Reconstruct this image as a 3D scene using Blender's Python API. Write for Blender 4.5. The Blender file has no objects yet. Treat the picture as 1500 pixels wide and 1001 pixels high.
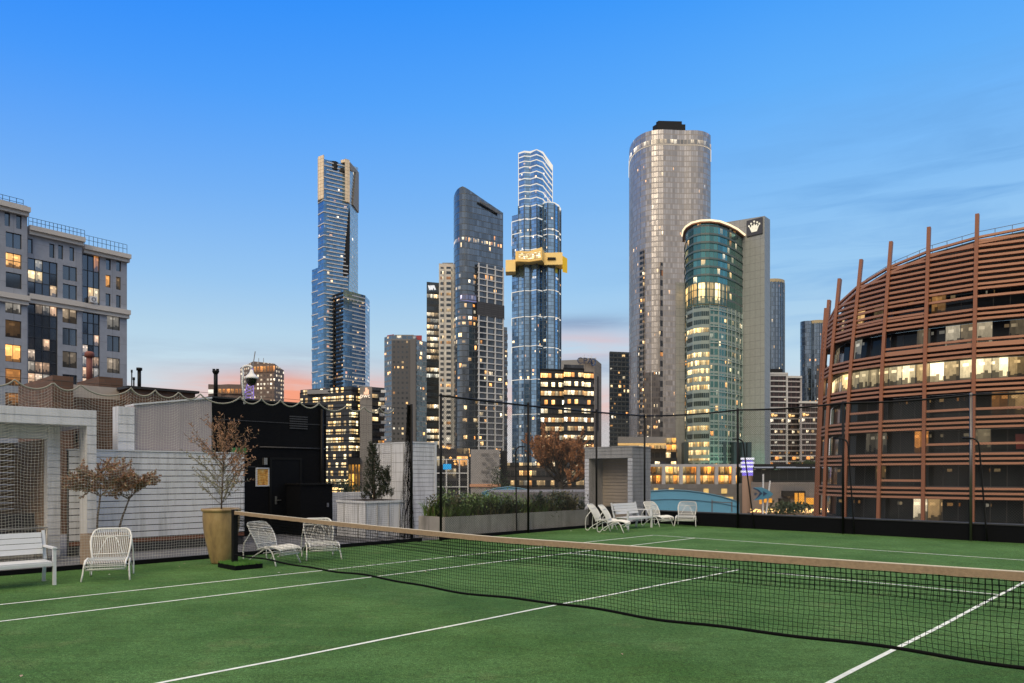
import bpy, math, random
from mathutils import Vector, Matrix
random.seed(7)
R = random.random
def RU(a, b): return a + (b - a) * R()
COL = bpy.context.scene.collection
F, HZ, CAM = 1084.25, 694.7, 1.782
YAW = -0.769; CY, SY = math.cos(YAW), math.sin(YAW)
# ---------- positions: court frame (cx along the net, cy across it) -> world (X right, Y ahead)
def cp(cx, cy, z=0.0):
    dx, dy = cx - 6.546, cy + 6.455
    return Vector((dx * CY - dy * SY, dy * CY + dx * SY, z))
CX = Vector((CY, SY, 0)); CYV = Vector((-SY, CY, 0))
CROT = math.atan2(SY, CY)                       # rotation of the court frame about z
def U(u, Y): return ((u - 750) * Y / F, Y)
def zz(v, Y): return CAM + (HZ - v) * Y / F
def onx(u, cx):                                  # court y where the sight line u meets court x = cx
    r = (u - 750) / F; dx = cx - 6.546
    # X = r*Y : dx*CY - dy*SY = r*(dy*CY + dx*SY)
    dy = dx * (CY - r * SY) / (r * CY + SY)
    return dy - 6.455
def yAt(cx, cy): return cp(cx, cy).y
# ---------- mesh builder
class MB:
    def __init__(s): s.v = []; s.f = []; s.uv = []; s.mi = []; s.sm = []
    def face(s, pts, uv=None, mi=0, sm=False):
        n = len(s.v); s.v += [tuple(p) for p in pts]; s.f.append(list(range(n, n + len(pts))))
        s.uv.append(uv or [(0.5, 0.5)] * len(pts)); s.mi.append(mi); s.sm.append(sm)
    def idx(s, base, ids, mi=0, sm=True, uv=None):
        s.f.append([base + i for i in ids]); s.uv.append(uv or [(0.5, 0.5)] * len(ids)); s.mi.append(mi); s.sm.append(sm)
    def box(s, x0, y0, z0, x1, y1, z1, M=None, mi=0):
        c = [(x, y, z) for z in (z0, z1) for y in (y0, y1) for x in (x0, x1)]
        if M is not None: c = [M @ Vector(p) for p in c]
        n = len(s.v); s.v += [tuple(p) for p in c]
        for q in ((0, 2, 3, 1), (4, 5, 7, 6), (0, 1, 5, 4), (2, 6, 7, 3), (0, 4, 6, 2), (1, 3, 7, 5)):
            s.idx(n, q, mi, False)
        return s
    def cbox(s, cx0, cy0, z0, cx1, cy1, z1, mi=0):  # box in court axes
        M = Matrix.Translation(cp(0, 0)) @ Matrix.Rotation(CROT, 4, 'Z')
        return s.box(min(cx0, cx1), min(cy0, cy1), z0, max(cx0, cx1), max(cy0, cy1), z1, M, mi)
    def beam(s, a, b, w, h, mi=0, up=Vector((0, 0, 1))):  # rectangular bar from a to b
        a, b = Vector(a), Vector(b); d = (b - a)
        if d.length < 1e-6: return s
        d.normalize(); sd = d.cross(up)
        if sd.length < 1e-4: sd = Vector((1, 0, 0))
        sd.normalize(); u2 = sd.cross(d)
        n = len(s.v)
        for p in (a, b):
            for i, j in ((-1, -1), (1, -1), (1, 1), (-1, 1)): s.v.append(tuple(p + sd * (i * w / 2) + u2 * (j * h / 2)))
        for q in ((0, 1, 2, 3), (7, 6, 5, 4), (0, 4, 5, 1), (1, 5, 6, 2), (2, 6, 7, 3), (3, 7, 4, 0)): s.idx(n, q, mi, False)
        return s
    def tube(s, pts, r, n=6, mi=0, cap=True):
        pts = [Vector(p) for p in pts]; k = len(pts)
        rr = r if isinstance(r, (list, tuple)) else [r] * k
        base = len(s.v); ref = Vector((0.13, 0.21, 0.97))
        for i, p in enumerate(pts):
            d = pts[min(i + 1, k - 1)] - pts[max(i - 1, 0)]
            if d.length < 1e-9: d = Vector((0, 0, 1))
            d.normalize(); a = d.cross(ref)
            if a.length < 0.05: a = d.cross(Vector((1, 0, 0)))
            a.normalize(); b = d.cross(a)
            for j in range(n):
                t = 2 * math.pi * j / n
                s.v.append(tuple(p + (a * math.cos(t) + b * math.sin(t)) * rr[i]))
        for i in range(k - 1):
            for j in range(n):
                j2 = (j + 1) % n
                s.idx(base, (i * n + j, (i + 1) * n + j, (i + 1) * n + j2, i * n + j2), mi, n > 4)
        if cap and n > 3:
            s.idx(base, list(range(n)), mi, False); s.idx(base, [(k - 1) * n + j for j in range(n)][::-1], mi, False)
        return s
    def lathe(s, prof, c, n=24, mi=0):
        base = len(s.v); k = len(prof)
        for r, z in prof:
            for j in range(n):
                t = 2 * math.pi * j / n; s.v.append((c[0] + r * math.cos(t), c[1] + r * math.sin(t), c[2] + z))
        for i in range(k - 1):
            for j in range(n):
                j2 = (j + 1) % n; s.idx(base, (i * n + j, i * n + j2, (i + 1) * n + j2, (i + 1) * n + j), mi, True)
        return s
    def prism(s, poly, z0, z1, cell=(1, 1), mi=0, cap=True, capmi=None, u0=0.0, zb=0.0):
        n = len(poly); zt = z1 if isinstance(z1, (list, tuple)) else [z1] * n; d = u0
        for i in range(n):
            a, b = poly[i], poly[(i + 1) % n]; j = (i + 1) % n
            L = math.hypot(b[0] - a[0], b[1] - a[1])
            ua, ub = d / cell[0], (d + L) / cell[0]; d += L
            s.face([(a[0], a[1], z0), (b[0], b[1], z0), (b[0], b[1], zt[j]), (a[0], a[1], zt[i])],
                   [(ua, (z0 - zb) / cell[1]), (ub, (z0 - zb) / cell[1]), (ub, (zt[j] - zb) / cell[1]), (ua, (zt[i] - zb) / cell[1])], mi)
        if cap:
            cm = mi if capmi is None else capmi
            s.face([(p[0], p[1], zt[i]) for i, p in enumerate(poly)], [(-0.5, -0.5)] * n, cm)
            s.face([(p[0], p[1], z0) for p in poly][::-1], [(-0.5, -0.5)] * n, cm)
        return s
    def build(s, name, mats, parent=None, loc=None):
        me = bpy.data.meshes.new(name); me.from_pydata(s.v, [], s.f)
        uvl = me.uv_layers.new(name='UVMap'); flat = []
        for u in s.uv:
            for q in u: flat += [q[0], q[1]]
        uvl.data.foreach_set('uv', flat)
        me.polygons.foreach_set('material_index', s.mi); me.polygons.foreach_set('use_smooth', s.sm)
        for m in (mats if isinstance(mats, (list, tuple)) else [mats]): me.materials.append(m)
        me.update()
        o = bpy.data.objects.new(name, me); COL.objects.link(o)
        if parent is not None:
            o.parent = parent; o.matrix_parent_inverse = (Matrix.Translation(parent.location) @ parent.rotation_euler.to_matrix().to_4x4()).inverted() if s.__dict__.get('world', True) else Matrix()
        return o
def offset(poly, d):
    n = len(poly); out = []
    for i in range(n):
        p0, p1, p2 = Vector(poly[i - 1]), Vector(poly[i]), Vector(poly[(i + 1) % n])
        e1, e2 = (p1 - p0).normalized(), (p2 - p1).normalized()
        n1, n2 = Vector((e1.y, -e1.x)), Vector((e2.y, -e2.x)); m = n1 + n2
        m = m / max(0.35, (m.length ** 2) / 2) if m.length > 1e-4 else n1
        out.append(tuple(p1 + m * d))
    return out
def tag(o, label, cat, group=None, kind=None):
    o['label'] = label; o['category'] = cat
    if group: o['group'] = group
    if kind: o['kind'] = kind
    return o
def thing(name, label, cat, loc=(0, 0, 0), rz=0, group=None):
    o = bpy.data.objects.new(name, None); COL.objects.link(o); o.empty_display_size = 0.2
    o.location = loc; o.rotation_euler = (0, 0, rz)
    return tag(o, label, cat, group)
def struct(o): o['kind'] = 'structure'; return o
def local(mb): mb.world = False; return mb
def dup(root, loc, rz, label):
    r = root.copy(); COL.objects.link(r); r.location = loc; r.rotation_euler = (0, 0, rz); r['label'] = label
    for ch in list(root.children):
        c = ch.copy(); COL.objects.link(c); c.parent = r
        for g in ch.children:
            d = g.copy(); COL.objects.link(d); d.parent = c
    return r
# ---------- node helper
class NT:
    def __init__(s, tree): s.t = tree; s.n = tree.nodes; s.l = tree.links; s.n.clear()
    def put(s, sock, val):
        if val is None: return
        if isinstance(val, bpy.types.NodeSocket): s.l.new(val, sock)
        else:
            try: sock.default_value = val
            except Exception:
                sock.default_value = (val, val, val, 1) if not hasattr(val, '__len__') else tuple(val)[:len(sock.default_value)]
    def node(s, typ, ins=None, **kw):
        nd = s.n.new(typ)
        for k, v in kw.items(): setattr(nd, k, v)
        for k, v in (ins or {}).items(): s.put(nd.inputs[k], v)
        return nd
    def m(s, op, a, b=None, c=None, clamp=False):
        nd = s.n.new('ShaderNodeMath'); nd.operation = op; nd.use_clamp = clamp
        s.put(nd.inputs[0], a); s.put(nd.inputs[1], b); s.put(nd.inputs[2], c); return nd.outputs[0]
    def vm(s, op, a, b=None, out=0):
        nd = s.n.new('ShaderNodeVectorMath'); nd.operation = op; s.put(nd.inputs[0], a)
        if b is not None: s.put(nd.inputs['Scale' if op == 'SCALE' else 1], b)
        return nd.outputs[out]
    def xyz(s, v): nd = s.node('ShaderNodeSeparateXYZ', {0: v}); return nd.outputs[0], nd.outputs[1], nd.outputs[2]
    def vec(s, x, y, z=0.0): return s.node('ShaderNodeCombineXYZ', {0: x, 1: y, 2: z}).outputs[0]
    def mix(s, f, a, b, mode='MIX'):
        nd = s.node('ShaderNodeMix', data_type='RGBA', blend_type=mode)
        s.put(nd.inputs[0], f); s.put(nd.inputs[6], c4(a)); s.put(nd.inputs[7], c4(b)); return nd.outputs[2]
    def noise(s, v, sc, det=3, rough=0.55, dim='3D'):
        nd = s.node('ShaderNodeTexNoise', {'Scale': sc, 'Detail': det, 'Roughness': rough}, noise_dimensions=dim)
        if v is not None: s.put(nd.inputs['Vector'], v)
        return nd.outputs[0]
    def ramp(s, f, stops, interp='LINEAR'):
        nd = s.node('ShaderNodeValToRGB'); s.put(nd.inputs[0], f); e = nd.color_ramp.elements; nd.color_ramp.interpolation = interp
        while len(e) < len(stops): e.new(0.5)
        for i, (p, c) in enumerate(stops): e[i].position = p; e[i].color = c4(c)
        return nd.outputs[0]
    def white(s, v, out='Value'):
        nd = s.node('ShaderNodeTexWhiteNoise', noise_dimensions='3D'); s.put(nd.inputs['Vector'], v); return nd.outputs[out]
def c4(c):
    if isinstance(c, bpy.types.NodeSocket): return c
    if not hasattr(c, '__len__'): return (c, c, c, 1)
    return (c[0], c[1], c[2], 1)
def lin(r, g, b): return tuple(((x / 255 + 0.055) / 1.055) ** 2.4 if x > 10 else x / 255 / 12.92 for x in (r, g, b))
MATS = {}
def newmat(name):
    m = bpy.data.materials.new(name); m.use_nodes = True; MATS[name] = m; return m, NT(m.node_tree)
def mat(name, col, rough=0.6, metal=0.0, var=0.12, vs=3.0, bump=0.0, bs=30.0, spec=0.5, stretch=None, streak=0.0):
    """plain material with mottled colour and optional fine bump"""
    if name in MATS: return MATS[name]
    m, t = newmat(name)
    tc = t.node('ShaderNodeTexCoord').outputs['Object']
    v = tc if stretch is None else t.vm('MULTIPLY', tc, stretch)
    n1 = t.noise(v, vs, 5, 0.6)
    k = t.m('MULTIPLY_ADD', n1, 2 * var, 1 - var)
    if streak:
        sn_ = t.noise(t.vm('MULTIPLY', tc, (4.5, 4.5, 0.45)), 1.0, 5, 0.7)
        k = t.m('MULTIPLY', k, t.m('MULTIPLY_ADD', t.m('MULTIPLY', t.m('SUBTRACT', sn_, 0.48), 4.0, clamp=True), -streak, 1.0))
    c = t.vm('SCALE', c4(col)[:3], k)
    p = t.node('ShaderNodeBsdfPrincipled', {'Roughness': rough, 'Metallic': metal})
    t.put(p.inputs['Base Color'], c); p.inputs['Specular IOR Level'].default_value = spec
    if bump:
        b = t.node('ShaderNodeBump', {'Strength': bump, 'Distance': 0.01, 'Height': t.noise(v, bs, 4)}); t.put(p.inputs['Normal'], b.outputs[0])
    o = t.node('ShaderNodeOutputMaterial'); t.l.new(p.outputs[0], o.inputs[0]); return m
def emis(name, col, s):
    if name in MATS: return MATS[name]
    m, t = newmat(name); tc = t.node('ShaderNodeTexCoord').outputs['Object']
    k = t.m('MULTIPLY_ADD', t.noise(tc, 1.5, 3), 0.8 * s, 0.6 * s)
    e = t.node('ShaderNodeEmission', {'Color': c4(col), 'Strength': k}); o = t.node('ShaderNodeOutputMaterial'); t.l.new(e.outputs[0], o.inputs[0]); return m
WARM = [(0, (1.0, 0.36, 0.07)), (0.35, (1.0, 0.56, 0.2)), (0.7, (1.0, 0.74, 0.38)), (1, (1.0, 0.9, 0.7))]
COOL = [(0, (1.0, 0.62, 0.28)), (0.5, (1.0, 0.8, 0.5)), (1, (0.95, 0.95, 0.85))]
def glass(name, tint, p=0.12, rowp=0.0, st=1.0, metal=0.9, rough=0.1, frame=(0.06, 0.1, 0.1, 0.1), fcol=(0.05, 0.05, 0.055), ramp=WARM,
          tilt=0.02, low=0.0, clump=0.25, dark=(0.015, 0.018, 0.022), blind=0.0, blindc=(0.35, 0.35, 0.34), seed=0.0, grow=0, detail=7.0, seethru=0.35, groups=1.0, spark=0.0, dspec=0.4, sub=0):
    """window glass: one UV unit = one pane; some panes are lit from inside (lamps in rooms), all reflect the sky.
    frame = (side, bottom, side, top) share of the pane that is frame"""
    if name in MATS: return MATS[name]
    m, t = newmat(name)
    uv = t.node('ShaderNodeTexCoord').outputs['UV']
    ux, uy, _ = t.xyz(uv)
    cx, cy = t.m('FLOOR', ux), t.m('FLOOR', uy)
    gx = t.m('FLOOR', t.m('DIVIDE', cx, groups)) if groups != 1.0 else cx
    cell = t.vec(gx, cy, seed); cell1 = t.vec(cx, cy, seed + 5)
    rnd = t.white(cell); rc = t.white(cell1, 'Color'); row = t.white(t.vec(0.5, cy, seed + 3))
    nz = t.noise(t.vm('SCALE', cell, clump), 1.0, 2)
    pp = t.m('MULTIPLY', t.m('MULTIPLY_ADD', nz, 3.4, -0.9, clamp=False), p)
    if low: pp = t.m('MULTIPLY', pp, t.m('MULTIPLY_ADD', cy, -low, 2.0))
    lit = t.m('LESS_THAN', rnd, pp)
    if rowp: lit = t.m('MAXIMUM', lit, t.m('MULTIPLY', t.m('LESS_THAN', row, rowp), t.m('LESS_THAN', rnd, 0.82)))
    fx, fy = t.m('FRACT', ux), t.m('FRACT', uy)
    inside = t.m('MULTIPLY', t.m('MULTIPLY', t.m('GREATER_THAN', fx, frame[0]), t.m('LESS_THAN', fx, 1 - frame[2])),
                 t.m('MULTIPLY', t.m('GREATER_THAN', fy, frame[1]), t.m('LESS_THAN', fy, 1 - frame[3])))
    rr, rg, rb = t.xyz(rc)
    # what the lit room shows: ceiling brighter than floor, furniture and people as darker noise, curtains
    room = t.noise(t.vm('MULTIPLY', t.vec(ux, uy, rr), (detail, detail * 0.7, 9.0)), 1.0, 3, 0.7)
    nz2 = t.m('MULTIPLY_ADD', room, 1.2, 0.35)
    wall_ = t.white(t.vec(t.m('FLOOR', t.m('ADD', t.m('MULTIPLY', ux, 1.9), rr)), cy, seed + 9))
    furn = t.m('MULTIPLY_ADD', t.white(t.vec(t.m('FLOOR', t.m('MULTIPLY', ux, detail * 0.9)), cy, seed + 11)), 0.34, 0.10)
    fm_ = t.m('MULTIPLY_ADD', t.m('GREATER_THAN', fy, furn), 0.8, 0.2)
    fix = t.m('MULTIPLY', t.m('MULTIPLY', t.m('GREATER_THAN', fy, 0.70), t.m('LESS_THAN', fy, 0.84)), t.m('LESS_THAN', t.m('FRACT', t.m('ADD', t.m('MULTIPLY', ux, 1.35), rr)), 0.5))
    room = t.m('MULTIPLY', t.m('MULTIPLY', t.m('MULTIPLY_ADD', wall_, 0.8, 0.3), fm_), t.m('MULTIPLY', nz2, t.m('MULTIPLY_ADD', fy, 0.5, 0.65)))
    room = t.m('ADD', room, t.m('MULTIPLY', fix, 0.6))
    e = t.m('MULTIPLY', t.m('MULTIPLY', room, t.m('MULTIPLY_ADD', t.m('MULTIPLY', rb, rb), 1.6, 0.28)), t.m('MULTIPLY', lit, inside))
    if sub:     # blinds and partitions: only a share of each lit pane shows light
        r2, r3, r4 = t.xyz(t.white(t.vec(cx, cy, seed + 21), 'Color'))
        sx = t.m('LESS_THAN', t.m('ABSOLUTE', t.m('SUBTRACT', fx, t.m('MULTIPLY_ADD', r2, 0.5, 0.25))), t.m('MULTIPLY_ADD', r3, 0.35, 0.10))
        sy = t.m('LESS_THAN', t.m('ABSOLUTE', t.m('SUBTRACT', fy, t.m('MULTIPLY_ADD', r4, 0.2, 0.45))), t.m('MULTIPLY_ADD', r2, 0.20, 0.16))
        e = t.m('MULTIPLY', t.m('MULTIPLY', e, t.m('MULTIPLY', sx, sy)), 1.7)
    if spark: e = t.m('ADD', e, t.m('MULTIPLY', t.m('MULTIPLY', fix, t.m('LESS_THAN', wall_, 0.3)), t.m('MULTIPLY', inside, spark)))
    ecol = t.ramp(rg, ramp)
    geo = t.node('ShaderNodeNewGeometry').outputs['Normal']
    nrm = t.vm('NORMALIZE', t.vm('ADD', geo, t.vm('SCALE', t.vm('SUBTRACT', rc, (0.5, 0.5, 0.5)), tilt)))
    tone = t.m('MULTIPLY_ADD', rr, 0.5, 0.75)
    base = t.vm('SCALE', c4(tint)[:3], tone)
    g = t.node('ShaderNodeBsdfPrincipled', {'Metallic': metal, 'Roughness': rough, 'Base Color': base, 'Normal': nrm})
    d = t.node('ShaderNodeBsdfPrincipled', {'Base Color': c4(dark), 'Roughness': 0.12, 'Normal': nrm, 'Specular IOR Level': dspec})
    mx = t.node('ShaderNodeMixShader'); t.put(mx.inputs[0], seethru); t.l.new(g.outputs[0], mx.inputs[1]); t.l.new(d.outputs[0], mx.inputs[2]); cur = mx.outputs[0]
    if blind:
        bd = t.node('ShaderNodeBsdfPrincipled', {'Base Color': c4(blindc), 'Roughness': 0.5, 'Coat Weight': 0.6})
        bm = t.node('ShaderNodeMixShader'); f = t.m('MULTIPLY', t.m('LESS_THAN', rb, blind), t.m('GREATER_THAN', fy, rg)); t.put(bm.inputs[0], f)
        t.l.new(cur, bm.inputs[1]); t.l.new(bd.outputs[0], bm.inputs[2]); cur = bm.outputs[0]
    fr = t.node('ShaderNodeBsdfPrincipled', {'Base Color': c4(fcol), 'Roughness': 0.5})
    fm = t.node('ShaderNodeMixShader'); t.put(fm.inputs[0], inside); t.l.new(fr.outputs[0], fm.inputs[1]); t.l.new(cur, fm.inputs[2])
    em = t.node('ShaderNodeEmission', {'Color': ecol, 'Strength': t.m('MULTIPLY', e, st)})
    ad = t.node('ShaderNodeAddShader'); t.l.new(fm.outputs[0], ad.inputs[0]); t.l.new(em.outputs[0], ad.inputs[1])
    o = t.node('ShaderNodeOutputMaterial'); t.l.new(ad.outputs[0], o.inputs[0]); return m
def panel(name, col, cell=(1, 1), line=0.03, lcol=None, rough=0.5, var=0.1, metal=0.0, uvmode=True, brick=False, bump=0.2):
    """cladding with joints; uses UV in metres"""
    if name in MATS: return MATS[name]
    m, t = newmat(name)
    uv = t.node('ShaderNodeTexCoord').outputs['UV']; ux, uy, _ = t.xyz(uv)
    x, y = t.m('DIVIDE', ux, cell[0]), t.m('DIVIDE', uy, cell[1]); iy = t.m('FLOOR', y)
    if brick: x = t.m('ADD', x, t.m('MULTIPLY', t.m('MODULO', iy, 2.0), 0.5))
    ix = t.m('FLOOR', x); fx, fy = t.m('FRACT', x), t.m('FRACT', y)
    ins = t.m('MULTIPLY', t.m('GREATER_THAN', fx, line / cell[0]), t.m('GREATER_THAN', fy, line / cell[1]))
    rnd = t.white(t.vec(ix, iy, 1.0)); n = t.noise(uv, 0.9, 5, 0.65)
    k = t.m('MULTIPLY', t.m('MULTIPLY_ADD', rnd, 2 * var, 1 - var), t.m('MULTIPLY_ADD', n, 0.5, 0.75))
    c = t.mix(ins, c4(lcol or tuple(x_ * 0.35 for x_ in col)), t.vm('SCALE', c4(col)[:3], k))
    p = t.node('ShaderNodeBsdfPrincipled', {'Roughness': rough, 'Metallic': metal, 'Base Color': c})
    if bump:
        b = t.node('ShaderNodeBump', {'Strength': bump, 'Distance': 0.02, 'Height': ins}); t.put(p.inputs['Normal'], b.outputs[0])
    o = t.node('ShaderNodeOutputMaterial'); t.l.new(p.outputs[0], o.inputs[0]); return m
# ---------- camera, world, sun
sc = bpy.context.scene
cam = bpy.data.objects.new('camera', bpy.data.cameras.new('camera')); COL.objects.link(cam)
cam.location = (0, 0, CAM); cam.rotation_euler = (math.pi / 2, 0, 0)
cam.data.lens = F / 1500 * 36; cam.data.sensor_width = 36; cam.data.shift_y = (HZ - 500.5) / 1500
cam.data.clip_start = 0.05; cam.data.clip_end = 20000; sc.camera = cam
sc.view_settings.view_transform = 'Standard'; sc.view_settings.look = 'None'; sc.view_settings.exposure = 0; sc.view_settings.gamma = 1
SUN_AZ, SUN_EL = math.radians(200), math.radians(38)      # dusk glow behind the camera, to the right of it
w = bpy.data.worlds.new('World'); sc.world = w; w.use_nodes = True
t = NT(w.node_tree)
d = t.node('ShaderNodeTexCoord').outputs['Generated']
dx, dy, dz = t.xyz(d)
el = t.m('ARCTANGENT', t.m('DIVIDE', dz, t.m('SQRT', t.m('ADD', t.m('MULTIPLY', dx, dx), t.m('MULTIPLY', dy, dy)))))   # elevation, rad
az = t.m('ARCTAN2', dx, dy)
deg = t.m('MULTIPLY', el, 180 / math.pi / 45.0)
SKY = [(0.0, lin(226, 214, 208)), (0.10, lin(212, 222, 230)), (0.17, lin(198, 224, 238)), (0.24, lin(180, 214, 238)), (0.31, lin(160, 206, 243)),
       (0.44, lin(132, 192, 248)), (0.58, lin(98, 178, 255)), (0.74, lin(60, 157, 255)), (1.0, lin(46, 136, 245))]
front = t.ramp(deg, SKY)
back = t.ramp(deg, [(0.0, lin(228, 205, 190)), (0.3, lin(215, 214, 214)), (0.8, lin(165, 195, 225)), (1.0, lin(120, 170, 225))])
# streaks of thin cloud, long and flat, low in the sky
sv = t.vec(t.m('MULTIPLY', az, 3.0), t.m('MULTIPLY', el, 26.0), 0.0)
warp = t.noise(t.vm('SCALE', sv, 0.6), 1.0, 3)
s1 = t.noise(t.vm('ADD', sv, t.vec(0.0, t.m('MULTIPLY', warp, 2.2), 3.1)), 1.0, 6, 0.62)
def band(x, c, wd):   # soft bump centred on c
    return t.m('POWER', 2.718, t.m('MULTIPLY', t.m('POWER', t.m('DIVIDE', t.m('SUBTRACT', x, c), wd), 2.0), -1.0))
def above(x, a, b): return t.m('DIVIDE', t.m('SUBTRACT', x, a), b - a, clamp=True)
# pink afterglow near the horizon: strongest left of centre, weaker further right
glow = t.m('ADD', t.m('MULTIPLY', band(az, -0.27, 0.14), 1.0), t.m('ADD', t.m('MULTIPLY', band(az, 0.08, 0.10), 0.42), 0.10))
pk = t.m('MULTIPLY', t.m('MULTIPLY', band(el, 0.092, 0.034), glow), t.m('MULTIPLY_ADD', above(s1, 0.34, 0.6), 1.15, 0.5), clamp=True)
front = t.mix(pk, front, lin(252, 160, 124))
# darker violet-grey cloud streak on top of the glow
cl = t.m('MULTIPLY', t.m('MULTIPLY', band(el, 0.143, 0.022), t.m('ADD', t.m('MULTIPLY', band(az, -0.34, 0.2), 0.6), t.m('MULTIPLY', band(az, 0.09, 0.12), 1.0))), above(s1, 0.42, 0.62))
front = t.mix(t.m('MULTIPLY', cl, 0.55), front, lin(140, 160, 192))
cl2 = t.m('MULTIPLY', t.m('MULTIPLY', band(el, 0.200, 0.010), band(az, 0.09, 0.09)), above(s1, 0.34, 0.55))
front = t.mix(t.m('MULTIPLY', cl2, 0.8), front, lin(132, 158, 192))
pk2 = t.m('MULTIPLY', t.m('MULTIPLY', band(el, 0.172, 0.018), band(az, 0.09, 0.11)), above(s1, 0.30, 0.55))
front = t.mix(t.m('MULTIPLY', pk2, 0.65), front, lin(236, 190, 188))
# blue-grey wisps higher up on the right
wi = t.m('MULTIPLY', t.m('MULTIPLY', above(az, 0.05, 0.55), t.m('MULTIPLY', above(el, 0.12, 0.2), t.m('SUBTRACT', 1.0, above(el, 0.34, 0.5)))), above(s1, 0.46, 0.68))
front = t.mix(t.m('MULTIPLY', wi, 0.6), front, lin(98, 160, 222))
side = t.m('SMOOTH_MIN', 1.0, t.m('MAXIMUM', t.m('MULTIPLY_ADD', dy, -1.1, 0.25), 0.0), 0.1)
# deeper blue towards the upper left
lft = t.m('MULTIPLY', above(t.m('MULTIPLY', az, -1.0), -0.35, 0.65), above(el, 0.18, 0.62))
front = t.mix(t.m('MULTIPLY', lft, 0.85), front, lin(0, 128, 255))
skyc = t.mix(t.m('MINIMUM', side, 1.0), front, back)
nish = t.node('ShaderNodeTexSky', sky_type='NISHITA', sun_disc=False, sun_elevation=SUN_EL, sun_rotation=SUN_AZ).outputs[0]
skyc = t.mix(0.06, skyc, t.vm('SCALE', nish, 0.09))
# bright warm zenith added above the frame, unseen, to light the scene softly
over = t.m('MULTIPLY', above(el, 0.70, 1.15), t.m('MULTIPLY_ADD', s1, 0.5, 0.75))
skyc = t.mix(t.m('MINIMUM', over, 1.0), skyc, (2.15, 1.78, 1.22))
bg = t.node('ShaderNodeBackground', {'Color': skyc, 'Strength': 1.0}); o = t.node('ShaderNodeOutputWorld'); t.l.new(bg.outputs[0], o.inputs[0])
sl = bpy.data.lights.new('sun', 'SUN'); sl.energy = 2.0; sl.angle = math.radians(34); sl.color = (1.0, 0.82, 0.56)
so = bpy.data.objects.new('sun', sl); COL.objects.link(so)
dirv = Vector((math.sin(SUN_AZ) * math.cos(SUN_EL), math.cos(SUN_AZ) * math.cos(SUN_EL), math.sin(SUN_EL)))
so.rotation_euler = dirv.to_track_quat('Z', 'Y').to_euler()

# ---------- near materials
def turf_mat():
    m, t = newmat('turf')
    P = t.node('ShaderNodeTexCoord').outputs['Object']
    n1 = t.noise(P, 0.55, 4, 0.6); n2 = t.noise(t.vm('MULTIPLY', P, (2.2, 6.5, 1)), 1.0, 5, 0.7); n3 = t.noise(P, 85.0, 3, 0.7); n4 = t.noise(t.vm('MULTIPLY', P, (1, 1, 1)), 28.0, 3, 0.8)
    c = t.mix(above_(t, n1, 0.36, 0.64), (0.046, 0.118, 0.030), (0.086, 0.186, 0.058))
    c = t.mix(t.m('MULTIPLY', above_(t, n2, 0.45, 0.7), 0.7), c, (0.050, 0.098, 0.024))
    worn = above_(t, t.noise(t.vm('ADD', P, (31.0, 7.0, 0.0)), 0.9, 6, 0.75), 0.56, 0.72)      # sandy worn patches
    c = t.mix(t.m('MULTIPLY', worn, 0.45), c, (0.16, 0.20, 0.085))
    seam = t.m('LESS_THAN', t.m('ABSOLUTE', t.m('SUBTRACT', t.m('FRACT', t.m('MULTIPLY', t.xyz(t.node('ShaderNodeVectorRotate', {'Vector': P, 'Angle': -CROT}, rotation_type='Z_AXIS').outputs[0])[1], 1 / 3.66)), 0.5)), 0.0016)
    c = t.mix(t.m('MULTIPLY', seam, 0.45), c, (0.03, 0.06, 0.02))
    k = t.m('MULTIPLY', t.m('MULTIPLY_ADD', n3, 4.4, -1.2), t.m('MULTIPLY', t.m('MULTIPLY_ADD', n4, 2.6, -0.3), t.m('MULTIPLY_ADD', t.noise(P, 11.0, 3, 0.7), 0.9, 0.55)))
    c = t.vm('SCALE', c, t.m('MAXIMUM', k, 0.25))
    sp = t.white(t.vm('FLOOR', t.vm('SCALE', P, 9.0)) if False else t.vm('FLOOR', t.vm('SCALE', P, 26.0)))
    p = t.node('ShaderNodeBsdfPrincipled', {'Roughness': 0.9,  'Base Color': c}); p.inputs['Specular IOR Level'].default_value = 0.15
    b = t.node('ShaderNodeBump', {'Strength': 0.9, 'Distance': 0.012, 'Height': t.m('ADD', n3, t.m('MULTIPLY', n4, 0.8))}); t.put(p.inputs['Normal'], b.outputs[0])
    o = t.node('ShaderNodeOutputMaterial'); t.l.new(p.outputs[0], o.inputs[0]); return m
def above_(t, x, a, b): return t.m('DIVIDE', t.m('SUBTRACT', x, a), b - a, clamp=True)
TURF = turf_mat()
LINE = mat('line_paint', (0.70, 0.75, 0.70), 0.8, var=0.38, vs=11, bump=0.5, bs=80)
BLACKM = mat('black_metal', (0.006, 0.006, 0.0065), 0.5, 0.0, var=0.3, spec=0.2)
BLACKW = mat('black_wall', (0.0034, 0.0037, 0.005), 0.7, var=0.35, vs=1.2, bump=0.1, spec=0.12)
RATTAN = mat('rattan', (0.70, 0.705, 0.70), 0.55, var=0.15, vs=20, bump=0.4, bs=120)
WHITEP = mat('white_paint', (0.62, 0.64, 0.68), 0.45, var=0.08, vs=6)
DECK = panel('paving', (0.13, 0.135, 0.16), (0.6, 0.6), 0.008, rough=0.8, var=0.12)
CONC = mat('concrete', (0.36, 0.335, 0.31), 0.85, var=0.32, vs=2.2, bump=0.35, bs=25, streak=0.5)
CLAD = mat('white_clad', (0.66, 0.67, 0.71), 0.6, var=0.14, vs=1.6, bump=0.05, streak=0.4)
CLADG = mat('grey_clad', (0.37, 0.37, 0.375), 0.6, var=0.14, vs=1.4, streak=0.4)
CLADB = mat('beige_clad', (0.40, 0.34, 0.28), 0.65, var=0.16, vs=1.4)
GAP = mat('board_gap', (0.035, 0.035, 0.04), 0.9)
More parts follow.
